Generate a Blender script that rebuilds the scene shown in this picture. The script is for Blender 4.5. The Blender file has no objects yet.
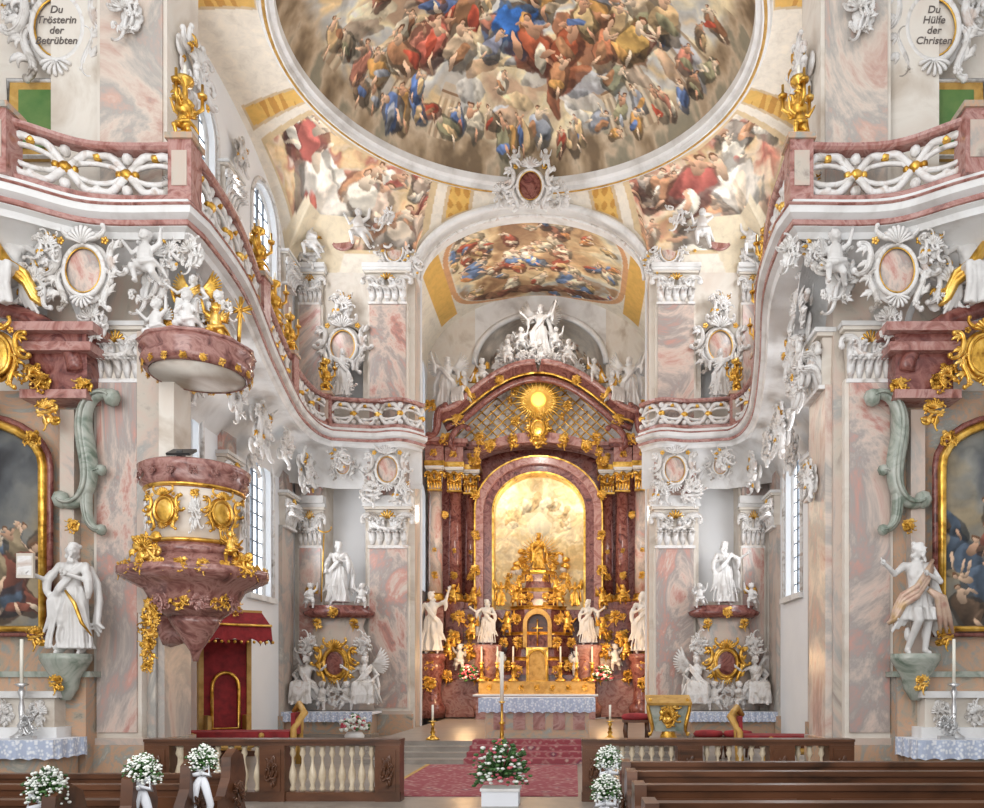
import bpy, math, random
import numpy as np
from mathutils import Vector, Matrix
R=random.Random(11)
pi=math.pi
C=bpy.context
# ------------------------------------------------------------------ materials
def newmat(name):
    m=bpy.data.materials.new(name); m.use_nodes=True
    return m,m.node_tree,m.node_tree.nodes['Principled BSDF']
def ramp(nt,cols):
    r=nt.nodes.new('ShaderNodeValToRGB'); e=r.color_ramp.elements
    while len(e)<len(cols): e.new(0.5)
    for i,(p,c) in enumerate(cols):
        e[i].position=p; e[i].color=(c[0],c[1],c[2],1)
    return r
def nz(nt,scale,detail=6,dist=0,rough=.55,sc=(1,1,1)):
    tc=nt.nodes.new('ShaderNodeTexCoord'); mp=nt.nodes.new('ShaderNodeMapping'); mp.inputs['Scale'].default_value=sc
    n=nt.nodes.new('ShaderNodeTexNoise'); n.inputs['Scale'].default_value=scale; n.inputs['Detail'].default_value=detail
    n.inputs['Distortion'].default_value=dist; n.inputs['Roughness'].default_value=rough
    nt.links.new(tc.outputs['Object'],mp.inputs[0]); nt.links.new(mp.outputs[0],n.inputs['Vector']); return n
def mat(name,cols,scale=1,dist=0,rough=.5,metal=0,detail=6,bump=0,sc=(1,1,1),nr=.55):
    m,nt,b=newmat(name)
    b.inputs['Roughness'].default_value=rough; b.inputs['Metallic'].default_value=metal
    if len(cols)==1: b.inputs['Base Color'].default_value=(*cols[0],1)
    else:
        n=nz(nt,scale,detail,dist,nr,sc); k=len(cols)
        cr=ramp(nt,[(.30+.40*i/(k-1),c) for i,c in enumerate(cols)])
        nt.links.new(n.outputs['Fac'],cr.inputs[0]); nt.links.new(cr.outputs[0],b.inputs['Base Color'])
    if bump:
        n2=nz(nt,max(scale*3,8),4); bp=nt.nodes.new('ShaderNodeBump'); bp.inputs['Strength'].default_value=bump; bp.inputs['Distance'].default_value=.03
        nt.links.new(n2.outputs['Fac'],bp.inputs['Height']); nt.links.new(bp.outputs[0],b.inputs['Normal'])
    return m
STU=mat('stucco_white',[(.53,.51,.49),(.73,.725,.715),(.80,.80,.80)],1.2,.5,.7,bump=.1)
STW=mat('stucco_warm',[(.50,.42,.34),(.72,.67,.60),(.67,.58,.50)],.7,1,.65)
ORN=mat('stucco_ornament',[(.30,.26,.22),(.68,.65,.62),(.78,.77,.76),(.56,.46,.40)],2.8,.8,.5,bump=.35)
WALLM=mat('plaster_wall',[(.74,.75,.77),(.82,.83,.84)],.6,0,.8)
PINK=mat('pink_scagliola',[(.26,.20,.18),(.50,.25,.21),(.63,.50,.43),(.36,.32,.30),(.56,.30,.25),(.62,.54,.47)],.5,2.0,.25,sc=(1,1,.6),nr=.68,detail=9)
PINKL=mat('pale_pink_scagliola',[(.32,.26,.24),(.54,.36,.30),(.66,.56,.48),(.42,.39,.36),(.60,.40,.33),(.67,.58,.50)],.45,2.0,.25,sc=(1,1,.6),nr=.66,detail=9)
PALE=mat('pale_scagliola',[(.30,.24,.21),(.53,.47,.40),(.56,.44,.37),(.36,.35,.33),(.62,.57,.50)],.6,2.3,.28,sc=(1,1,.6),nr=.65,detail=9)
GREY=mat('greybeige_marble',[(.15,.15,.13),(.38,.33,.26),(.54,.33,.21),(.31,.32,.29),(.57,.49,.40)],.9,2.4,.25,nr=.68,detail=9)
GREEN=mat('greygreen_marble',[(.13,.17,.13),(.32,.35,.30),(.44,.45,.40)],2,2,.25)
RED=mat('red_marble',[(.06,.018,.016),(.17,.05,.042),(.28,.11,.09),(.11,.033,.03)],2.2,2.5,.2)
PUL=mat('mauve_marble',[(.10,.04,.036),(.24,.10,.085),(.38,.20,.17),(.18,.07,.06)],2.2,2.5,.2)
ROSE=mat('rose_marble',[(.17,.065,.055),(.34,.145,.12),(.46,.26,.23),(.25,.10,.085)],2,2.5,.22)
GOLD=mat('gilding',[(.24,.10,.012),(.74,.42,.07),(.98,.66,.20)],4,.5,.28,.8,bump=.3)
GOLDD=mat('ochre_gold_paint',[(.36,.19,.035),(.52,.30,.07),(.60,.38,.12)],5,.5,.5,.1)
WOOD=mat('walnut_wood',[(.035,.015,.007),(.10,.038,.016),(.14,.055,.025)],3,1,.32,sc=(.3,1,1))
WOODL=mat('light_baluster_wood',[(.46,.36,.24),(.70,.60,.45)],3,1,.4)
DARK=mat('dark_interior',[(.02,.015,.012)],rough=.8)
CLOTHR=mat('red_velvet',[(.16,.012,.016),(.36,.025,.03)],6,0,.8)
FLOORM=mat('stone_floor',[(.20,.17,.145),(.32,.28,.24)],1.5,1,.3)
CANDLE=mat('candle_wax',[(.85,.82,.72)],rough=.5)
SILV=mat('silver',[(.6,.6,.6)],rough=.3,metal=.8)
LEADM=mat('window_lead',[(.22,.25,.29)],rough=.5)
LEAF=mat('leaf_green',[(.02,.07,.015),(.07,.17,.04)],8,0,.5)
FLW=mat('white_blossom',[(.8,.82,.77)],rough=.7)
FLP=mat('red_blossom',[(.45,.02,.05),(.7,.2,.25)],9,0,.6)
BLACK=mat('black_leather',[(.02,.02,.02)],rough=.4)
INK=mat('inscription_paint',[(.12,.10,.09)],rough=.6)
PANEL=mat('green_panel',[(.05,.15,.03),(.14,.23,.06)],2,0,.5)
m,nt,b=newmat('window_daylight'); GLASS=m
b.inputs['Base Color'].default_value=(.9,.95,1,1); b.inputs['Emission Color'].default_value=(.88,.94,1,1); b.inputs['Emission Strength'].default_value=2.6
m,nt,b=newmat('lace_cloth'); LACE=m
tc=nt.nodes.new('ShaderNodeTexCoord'); vo=nt.nodes.new('ShaderNodeTexVoronoi'); vo.inputs['Scale'].default_value=16
nt.links.new(tc.outputs['Object'],vo.inputs['Vector']); cr=ramp(nt,[(.2,(.8,.82,.86)),(.55,(.44,.50,.64))])
nt.links.new(vo.outputs['Distance'],cr.inputs[0]); nt.links.new(cr.outputs[0],b.inputs['Base Color']); b.inputs['Roughness'].default_value=.8
CLOTH=mat('white_linen',[(.78,.8,.85)],rough=.8)
m,nt,b=newmat('oriental_carpet'); CARPET=m
tc=nt.nodes.new('ShaderNodeTexCoord'); vo=nt.nodes.new('ShaderNodeTexVoronoi'); vo.inputs['Scale'].default_value=2.6; vo.distance='MANHATTAN'
vo2=nt.nodes.new('ShaderNodeTexVoronoi'); vo2.inputs['Scale'].default_value=8; nt.links.new(tc.outputs['Object'],vo2.inputs['Vector'])
nt.links.new(tc.outputs['Object'],vo.inputs['Vector']); cr=ramp(nt,[(.10,(.62,.48,.38)),(.2,(.08,.04,.09)),(.34,(.32,.06,.07)),(.5,(.48,.28,.24)),(.62,(.30,.06,.07))])
mm=nt.nodes.new('ShaderNodeMix'); mm.data_type='RGBA'; mm.inputs[0].default_value=.45; c2_=ramp(nt,[(.15,(.60,.46,.40)),(.4,(.26,.06,.08))]); nt.links.new(vo2.outputs['Distance'],c2_.inputs[0])
nt.links.new(vo.outputs['Distance'],cr.inputs[0]); nt.links.new(cr.outputs[0],mm.inputs[6]); nt.links.new(c2_.outputs[0],mm.inputs[7]); nt.links.new(mm.outputs[2],b.inputs['Base Color']); b.inputs['Roughness'].default_value=.95
m,nt,b=newmat('fresco_paint'); FRES=m
a=nt.nodes.new('ShaderNodeAttribute'); a.attribute_name='Col'
n=nz(nt,3.4,9,.5,.65); cr=ramp(nt,[(.32,(.68,.65,.62)),(.5,(1,1,1)),(.68,(1.25,1.2,1.12))])
mx=nt.nodes.new('ShaderNodeMix'); mx.data_type='RGBA'; mx.blend_type='MULTIPLY'; mx.inputs[0].default_value=.42
nt.links.new(n.outputs['Fac'],cr.inputs[0]); nt.links.new(a.outputs['Color'],mx.inputs[6]); nt.links.new(cr.outputs[0],mx.inputs[7]); nt.links.new(mx.outputs[2],b.inputs['Base Color'])
b.inputs['Roughness'].default_value=.75
# ------------------------------------------------------------------ mesh builder
class MB:
    def __init__(s): s.v=[];s.f=[];s.m=[];s.sm=[];s.mats=[];s.T=Matrix.Identity(4)
    def add(s,vs,fs,mt,smooth=False):
        if mt not in s.mats: s.mats.append(mt)
        k=s.mats.index(mt); o=len(s.v); T=s.T
        s.v+= [tuple(T@Vector(p)) for p in vs]
        for f in fs: s.f.append(tuple(i+o for i in f)); s.m.append(k); s.sm.append(smooth)
    def box(s,x0,x1,y0,y1,z0,z1,mt):
        vs=[(x,y,z) for z in(z0,z1) for y in(y0,y1) for x in(x0,x1)]
        s.add(vs,[(0,1,3,2),(4,6,7,5),(0,4,5,1),(2,3,7,6),(0,2,6,4),(1,5,7,3)],mt)
    def lathe(s,prof,mt,c=(0,0,0),n=20,lob=0,amp=0,sx=1,sy=1,ph=0,a0=0,a1=2*pi,smooth=True):
        vs=[];fs=[];full=abs(a1-a0-2*pi)<1e-6;k=n if full else n+1
        for r,z in prof:
            for i in range(k):
                a=a0+(a1-a0)*i/n; rr=r*(1+amp*math.cos(lob*a+ph)) if lob else r
                vs.append((c[0]+rr*math.cos(a)*sx,c[1]+rr*math.sin(a)*sy,c[2]+z))
        for j in range(len(prof)-1):
            for i in range(n):
                i2=(i+1)%k
                fs.append((j*k+i,j*k+i2,(j+1)*k+i2,(j+1)*k+i))
        if full:
            fs.append(tuple(range(k))[::-1]); fs.append(tuple((len(prof)-1)*k+i for i in range(k)))
        s.add(vs,fs,mt,smooth)
    def ell(s,c,r,mt,n=10,rot=None):
        if not isinstance(r,tuple): r=(r,r,r)
        vs=[];fs=[];m=n//2+1
        for j in range(m+1):
            b=pi*j/m
            for i in range(n):
                a=2*pi*i/n; p=Vector((r[0]*math.sin(b)*math.cos(a),r[1]*math.sin(b)*math.sin(a),r[2]*math.cos(b)))
                if rot: p=rot@p
                vs.append((c[0]+p.x,c[1]+p.y,c[2]+p.z))
        for j in range(m):
            for i in range(n): fs.append((j*n+i,(j+1)*n+i,(j+1)*n+(i+1)%n,j*n+(i+1)%n))
        s.add(vs,fs,mt,True)
    def tube(s,pts,rad,mt,n=6,closed=False,flat=1.0):
        P=[Vector(p) for p in pts]; N=len(P)
        if not isinstance(rad,(list,tuple)): rad=[rad]*N
        vs=[];fs=[];u=None
        for i in range(N):
            t=(P[(i+1)%N]-P[i-1]) if closed else (P[min(i+1,N-1)]-P[max(i-1,0)])
            if t.length<1e-9: t=Vector((0,0,1))
            t.normalize()
            if u is None:
                u=t.cross(Vector((0,1,0)))
                if u.length<.1: u=t.cross(Vector((1,0,0)))
            u=(u-t*u.dot(t))
            if u.length<1e-6: u=t.orthogonal()
            u.normalize(); w=t.cross(u)
            for k in range(n):
                a=2*pi*k/n; vs.append(tuple(P[i]+(u*math.cos(a)+w*math.sin(a)*flat)*rad[i]))
        for i in range(N if closed else N-1):
            j=(i+1)%N
            for k in range(n): fs.append((i*n+k,i*n+(k+1)%n,j*n+(k+1)%n,j*n+k))
        if not closed: fs.append(tuple(range(n))[::-1]); fs.append(tuple((N-1)*n+k for k in range(n)))
        s.add(vs,fs,mt,True)
    def sweep(s,path,prof,mt,closed=False,smooth=False):
        N=len(path);vs=[];fs=[];m=len(prof)
        for i in range(N):
            a=Vector(path[i-1] if (closed or i>0) else path[0]); c=Vector(path[(i+1)%N] if (closed or i<N-1) else path[-1]); b_=Vector(path[i])
            d1=(b_-a); d2=(c-b_)
            if d1.length<1e-6: d1=d2
            if d2.length<1e-6: d2=d1
            d1=d1.normalized(); d2=d2.normalized(); t=(d1+d2).normalized(); nn=Vector((-t.y,t.x)); k=1/max(.5,t.dot(d1))
            for o,z in prof: vs.append((b_.x+nn.x*o*k,b_.y+nn.y*o*k,z))
        for i in range(N if closed else N-1):
            j=(i+1)%N
            for q in range(m-1): fs.append((i*m+q,j*m+q,j*m+q+1,i*m+q+1))
        if not closed: fs.append(tuple(range(m))); fs.append(tuple((N-1)*m+q for q in range(m)))
        s.add(vs,fs,mt,smooth)
    def xprism(s,poly,y0,y1,mt):
        n=len(poly); vs=[(x,y0,z) for x,z in poly]+[(x,y1,z) for x,z in poly]
        fs=[tuple(range(n)),tuple(range(n,2*n))[::-1]]+[(i,(i+1)%n,n+(i+1)%n,n+i) for i in range(n)]
        s.add(vs,fs,mt)
    def band(s,inn,out,y0,y1,mt):
        n=len(inn)
        for i in range(n-1):
            q=[inn[i],inn[i+1],out[i+1],out[i]]
            vs=[(x,y0,z) for x,z in q]+[(x,y1,z) for x,z in q]
            s.add(vs,[(0,1,2,3),(7,6,5,4),(0,4,5,1),(3,2,6,7)],mt)
    def raw(s,rw,mt=None,T=None):
        o=s.T
        if T is not None: s.T=o@T
        for vs,fs,m_,sm in rw: s.add(vs,fs,mt or m_,sm)
        s.T=o
    def mesh(s,name):
        me=bpy.data.meshes.new(name); me.from_pydata(s.v,[],s.f)
        for m_ in s.mats: me.materials.append(m_)
        me.polygons.foreach_set('material_index',s.m); me.polygons.foreach_set('use_smooth',s.sm); me.update(); return me
    def obj(s,name,loc=(0,0,0),rz=0,sc=1,parent=None):
        return place(s.mesh(name),name,loc,rz,sc,parent)
    def getraw(s):
        out=[]
        for k,m_ in enumerate(s.mats):
            for sm in(False,True):
                fs=[f for f,mm,q in zip(s.f,s.m,s.sm) if mm==k and q==sm]
                if not fs: continue
                idx={};vs=[];f2=[]
                for f in fs:
                    g=[]
                    for i in f:
                        if i not in idx: idx[i]=len(vs); vs.append(s.v[i])
                        g.append(idx[i])
                    f2.append(tuple(g))
                out.append((vs,f2,m_,sm))
        return out
def place(me,name,loc=(0,0,0),rz=0,sc=1,parent=None):
    o=bpy.data.objects.new(name,me); C.collection.objects.link(o); o.location=loc; o.rotation_euler=(0,0,rz)
    o.scale=sc if isinstance(sc,tuple) else (sc,sc,sc)
    if parent: o.parent=parent
    return o
def empty(name):
    o=bpy.data.objects.new(name,None); C.collection.objects.link(o); return o
def remesh(mb,vox,mt):
    me=mb.mesh('tmp'); o=bpy.data.objects.new('tmp',me); C.collection.objects.link(o)
    md=o.modifiers.new('r','REMESH'); md.mode='VOXEL'; md.voxel_size=vox
    s2=o.modifiers.new('s','SMOOTH'); s2.iterations=1; s2.factor=.4
    dg=C.evaluated_depsgraph_get(); ev=o.evaluated_get(dg); m2=ev.to_mesh()
    vs=[tuple(v.co) for v in m2.vertices]; fs=[tuple(p.vertices) for p in m2.polygons]
    ev.to_mesh_clear(); bpy.data.objects.remove(o); bpy.data.meshes.remove(me)
    out=MB(); out.add(vs,fs,mt,True); return out
def TR(x=0,y=0,z=0,s=1,rz=0,ry=0,rx=0,sv=None):
    S=Matrix.Diagonal((*(sv or (s,s,s)),1))
    return Matrix.Translation((x,y,z))@Matrix.Rotation(rz,4,'Z')@Matrix.Rotation(ry,4,'Y')@Matrix.Rotation(rx,4,'X')@S
MIR={1:Matrix.Identity(4),-1:Matrix.Diagonal((-1,1,1,1))}
# ------------------------------------------------------------------ numpy painting
def vn(x,y,sd):
    xi=np.floor(x);yi=np.floor(y);fx=x-xi;fy=y-yi;fx=fx*fx*(3-2*fx);fy=fy*fy*(3-2*fy)
    h=lambda i,j:(lambda q:q-np.floor(q))(np.sin(i*127.1+j*311.7+sd*74.7)*43758.5453)
    return (h(xi,yi)*(1-fx)+h(xi+1,yi)*fx)*(1-fy)+(h(xi,yi+1)*(1-fx)+h(xi+1,yi+1)*fx)*fy
def fbm(x,y,sd,o=4):
    t=0;a=.5
    for k in range(o): t=t+a*vn(x,y,sd+k);x=x*2.03;y=y*2.03;a*=.5
    return t/(1-.5**o)
PAL=[(.16,.09,.06),(.34,.18,.10),(.50,.36,.24),(.66,.54,.38),(.74,.66,.54),(.52,.52,.50),(.36,.32,.24)]
ROB=[(.72,.26,.18),(.30,.40,.62),(.84,.58,.26),(.90,.84,.72),(.54,.34,.22),(.50,.50,.34),(.80,.50,.40),(.52,.54,.58),(.90,.74,.50)]
def paint(X,Y,sd,nf,box,fs=.5,pal=PAL,sc=.5,light=1.0,rob=ROB):
    rr=random.Random(sd)
    wx=X+1.6*fbm(X*sc*1.5,Y*sc*1.5,sd+9);wy=Y+1.6*fbm(X*sc*1.5+5,Y*sc*1.5,sd+19)
    v=np.clip((fbm(wx*sc*1.6,wy*sc*1.6,sd)-.25)*2,0,1)*(len(pal)-1)
    col=np.stack([np.interp(v,np.arange(len(pal)),[p[k] for p in pal]) for k in range(3)],-1)
    bill=np.abs(fbm(wx*sc*3,wy*sc*3,sd+40)-.5)*2; col*=(.84+.4*bill)[...,None]
    wx=X+.3*fs*(fbm(X*2.2/fs*.5,Y*2.2/fs*.5,sd+3)-.5)*2;wy=Y+.3*fs*(fbm(X*2.2/fs*.5+7,Y*2.2/fs*.5,sd+5)-.5)*2
    fn=fbm(X*5/fs*.5,Y*5/fs*.5,sd+70)
    def blob(cx,cy,a,b_,an,c,fold=0,al=1):
        dx=wx-cx;dy=wy-cy;M=max(a,b_)*1.2
        sel=(np.abs(dx)<M)&(np.abs(dy)<M)
        if not sel.any(): return
        dx=dx[sel];dy=dy[sel];u=dx*math.cos(an)+dy*math.sin(an);w=-dx*math.sin(an)+dy*math.cos(an)
        q=(u/a)**2+(w/b_)**2;mk=np.clip((1.1-q-(fn[sel]-.5)*(.9 if fold else .2))*6,0,1)[:,None]*al
        sh=.80+.28*np.clip(dy/b_*.7-dx/a*.3,-1,1)+((.8*(fn[sel]-.5)+.12*np.sin(u/a*6+w/b_*3+fn[sel]*8)) if fold else 0)
        cc=np.clip(np.array(c)[None,:]*sh[:,None]*light+.1*np.clip(sh-1,0,1)[:,None],0,1)
        col[sel]=col[sel]*(1-mk)+cc*mk
    def fig(cx,cy,s,c):
        an=rr.uniform(-1,1)+pi/2
        blob(cx+.05*s,cy-.1*s,s*.8,s*.5,an+.2,tuple(.42*v for v in c),1,.7)
        blob(cx,cy,s*.62,s*.36,an+rr.uniform(-.8,.8),c,1)
        c2=rr.choice(rob); blob(cx+rr.uniform(-.4,.4)*s,cy-rr.uniform(0,.5)*s,s*.42,s*.18,rr.uniform(0,pi),c2,1)
        fl=rr.choice([(.94,.74,.58),(.84,.60,.45),(.96,.84,.70)])
        tx=cx+math.cos(an)*s*.5;ty=cy+math.sin(an)*s*.5
        blob(tx,ty,s*.26,s*.15,an,fl)
        for k in range(2):
            a2=an+rr.choice([-1,1])*rr.uniform(.6,1.8);L=s*.24
            x1,y1=tx+math.cos(a2)*L*.8,ty+math.sin(a2)*L*.8; blob(x1,y1,L*.6,s*.06,a2,fl)
            a3=a2+rr.uniform(-1.2,1.2); blob(x1+math.cos(a2)*L*.4+math.cos(a3)*L*.5,y1+math.sin(a2)*L*.4+math.sin(a3)*L*.5,L*.55,s*.045,a3,fl)
        a2=an+pi+rr.uniform(-.6,.6); blob(cx+math.cos(a2)*s*.6,cy+math.sin(a2)*s*.6,s*.3,s*.07,a2,fl)
        hx,hy=tx+math.cos(an)*s*.32,ty+math.sin(an)*s*.32
        blob(hx,hy+.03*s,s*.12,s*.11,0,(.38,.23,.14)); blob(hx,hy-.02*s,s*.085,s*.085,0,(.92,.70,.54))
    for i in range(nf):
        fig(rr.uniform(box[0],box[1]),rr.uniform(box[2],box[3]),fs*rr.uniform(.6,1.2),rr.choice(rob))
    blob.fig=fig
    return col,blob
def grid(name,P,col=None,mt=None,parent=None,smooth=True,gam=1.5):
    n,m=P.shape[:2]; me=bpy.data.meshes.new(name)
    vs=P.reshape(-1,3).tolist(); fs=[(i*m+j,i*m+j+1,(i+1)*m+j+1,(i+1)*m+j) for i in range(n-1) for j in range(m-1)]
    me.from_pydata(vs,[],fs); me.materials.append(mt or FRES)
    if smooth: me.polygons.foreach_set('use_smooth',[True]*len(fs))
    if col is not None:
        ca=me.color_attributes.new(name='Col',type='FLOAT_COLOR',domain='POINT')
        c4=np.ones((n*m,4)); c4[:,:3]=np.clip(col.reshape(-1,3),0,1)**gam; ca.data.foreach_set('color',c4.ravel())
    me.update(); o=bpy.data.objects.new(name,me); C.collection.objects.link(o)
    if parent: o.parent=parent
    return o
# ------------------------------------------------------------------ ornament library
def scr(mb,c,ang,L,K,c0,kind,r,mt,y=0,n=14,yb=0):
    halves=[]
    for h in(0,1):
        th=ang+(pi if h else 0); x,z=c; pts=[]; ds=L/2/n; sg=(-1 if (h and kind=='C') else 1)
        for i in range(n):
            t=i/n; th+=sg*(c0+K*t**2.2)*ds; x+=math.cos(th)*ds; z+=math.sin(th)*ds; pts.append((x,y-yb*t,z))
        halves.append(pts)
    pts=halves[1][::-1]+[(c[0],y,c[1])]+halves[0]; N=len(pts)
    mb.tube(pts,[r*(.5+.5*math.sin(pi*i/(N-1))) for i in range(N)],mt,6)
    mb.tube([(p[0],p[1]-r*.8,p[2]) for p in pts],[.3*r*(.4+.6*math.sin(pi*i/(N-1))) for i in range(N)],mt,4)
    for e in(0,-1): mb.ell(pts[e],r*.95,mt,6)
def leaf(mb,c,ang,L,mt,y=0,w=.3):
    for side,ww in((0,1),(.35,.6),(-.35,.6)):
        pts=[];rad=[]; LL=L*(1 if side==0 else .72)
        for i in range(6):
            t=i/5; pts.append((c[0]+math.cos(ang+.5*t+side*t*1.6)*LL*t,y-.35*L*math.sin(t*2.4),c[1]+math.sin(ang+.5*t+side*t*1.6)*LL*t)); rad.append(L*w*ww*(.35+math.sin(pi*min(1,t*.9+.1)))*.40)
        mb.tube(pts,rad,mt,5,flat=.45)
def shell(mb,c,ang,r,mt,y=0,k=9,spread=2.4):
    for i in range(k):
        a=ang+(i/(k-1)-.5)*spread; L=r*(1-.15*abs(i/(k-1)-.5))
        mb.tube([(c[0]+math.cos(a)*L*t,y-.25*r*math.sin(t*2.6),c[1]+math.sin(a)*L*t) for t in(.1,.4,.7,.92,1.0)],[r*.03,r*.06,r*.1,r*.12,r*.06],mt,5)
def flower(mb,c,r,mt,y=0):
    for i in range(5): a=2*pi*i/5; mb.ell((c[0]+r*.6*math.cos(a),y,c[1]+r*.6*math.sin(a)),(r*.45,r*.3,r*.45),mt,6)
    mb.ell((c[0],y-r*.3,c[1]),r*.3,mt,6)
def cartouche(plate,rim,seed=1,acc=None):
    mb=MB(); A=acc or rim
    mb.ell((0,.02,0),(.50,.07,.60),rim,18); mb.ell((0,-.03,0),(.36,.07,.46),plate,18)
    mb.tube([(.38*math.cos(a),-.08,.48*math.sin(a)) for a in [2*pi*i/28 for i in range(28)]],.05,rim,6,closed=True)
    mb.tube([(.33*math.cos(a),-.10,.42*math.sin(a)) for a in [2*pi*i/28 for i in range(28)]],.014,A,5,closed=True)
    for s in(-1,1):
        scr(mb,(s*.5,.2),pi/2+s*.2,.95,-s*13,-s*1.5,'C',.07,rim,y=-.07)
        scr(mb,(s*.44,-.36),pi/2-s*.5,.85,s*12,s*1,'S',.065,rim,y=-.07)
        scr(mb,(s*.24,.62),s*.4+(pi if s<0 else 0),.6,s*15,s*2,'C',.055,rim,y=-.1)
        for k in range(4): leaf(mb,(s*(.42+.03*k),-.45+.28*k),(pi/2-s*(pi/2-.3)),.28,rim,y=-.03,w=.4)
        flower(mb,(s*.42,.55),.08,A,-.12); flower(mb,(s*.36,-.62),.08,rim,-.1)
    shell(mb,(0,.48),pi/2,.34,rim,-.1); shell(mb,(0,-.48),-pi/2,.26,rim,-.1,7)
    return mb
def flourish(seed,mt,n=7,acc=None):
    rr=random.Random(seed); mb=MB()
    for i in range(6): mb.ell((rr.uniform(-.28,.28),.03,rr.uniform(-.4,.4)),(.18,.05,.18),mt,8)
    shell(mb,(rr.uniform(-.1,.1),rr.uniform(0,.2)),pi/2+rr.uniform(-.5,.5),.36,mt,-.06)
    for i in range(max(4,n//2+1)):
        a=rr.uniform(0,2*pi);k=rr.choice([-1,1]);s=rr.uniform(.6,1.1)
        scr(mb,(rr.uniform(-.25,.25),rr.uniform(-.38,.38)),a,s,k*rr.uniform(8,14),k*rr.uniform(0,2),rr.choice('CS'),rr.uniform(.042,.068),mt,y=rr.uniform(-.12,-.05),yb=.06)
    for i in range(n+7):
        a=rr.uniform(0,2*pi); leaf(mb,(.25*math.cos(a),.36*math.sin(a)),a+rr.uniform(-.5,.5),rr.uniform(.15,.28),acc if (acc and i%4==0) else mt,y=rr.uniform(-.1,0),w=.42)
    for i in range(5): flower(mb,(rr.uniform(-.3,.3),rr.uniform(-.4,.4)),.065,acc if (acc and i==0) else mt,-.16)
    return mb
def capital(mt,acc=None):
    mb=MB()
    mb.xprism([(-.42,0),(.42,0),(.5,.85),(-.5,.85)],-.1,.1,STW)
    mb.box(-.56,.56,-.2,.1,.86,.92,STW); mb.box(-.6,.6,-.25,.1,.92,1.0,STU); mb.box(-.48,.48,-.16,.1,-.07,.0,mt)
    for row,(z,L,k) in enumerate([(.02,.36,5),(.28,.36,4)]):
        for i in range(k):
            x=-.38+.76*i/(k-1)
            for o_,w_ in((0,1),(-.06,.6),(.06,.6)):
                pts=[(x+o_*j/5,-.1-.02*j-(.18*(j/5)**3),z+(L-abs(o_))*math.sin(j/5*1.9)) for j in range(6)]
                mb.tube(pts,[.05*w_,.09*w_,.095*w_,.085*w_,.07*w_,.04*w_],mt,5,flat=.5)
    for s in(-1,1):
        scr(mb,(s*.36,.7),pi/2-s*1.2,.7,-s*15,-s*3,'C',.08,mt,y=-.2)
        scr(mb,(s*.15,.72),pi/2+s*.9,.5,s*16,s*3,'C',.055,mt,y=-.17)
    shell(mb,(0,.62),pi/2,.22,acc or mt,-.2,7)
    mb.tube([(-.4,-.2,.6),(-.2,-.26,.42),(0,-.28,.36),(.2,-.26,.42),(.4,-.2,.6)],[.03,.045,.06,.045,.03],mt,6)
    return mb
CARM=cartouche(PINK,ORN,acc=GOLD).mesh('cartouche'); CARTW=cartouche(STW,ORN,2,acc=GOLD).mesh('cartouche_inscribed')
FLO=[flourish(k,ORN,8,GOLD if k%2 else None).mesh('stucco_flourish') for k in range(4)]
FLOR=[flourish(k,ORN,7).getraw() for k in range(20,23)]; FLGR=[flourish(k,GOLD,6).getraw() for k in range(30,33)]
CGR=cartouche(GOLD,GOLD).getraw()
CAPR=capital(ORN,GOLD).getraw(); CAPG=capital(GOLD).getraw()
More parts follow.
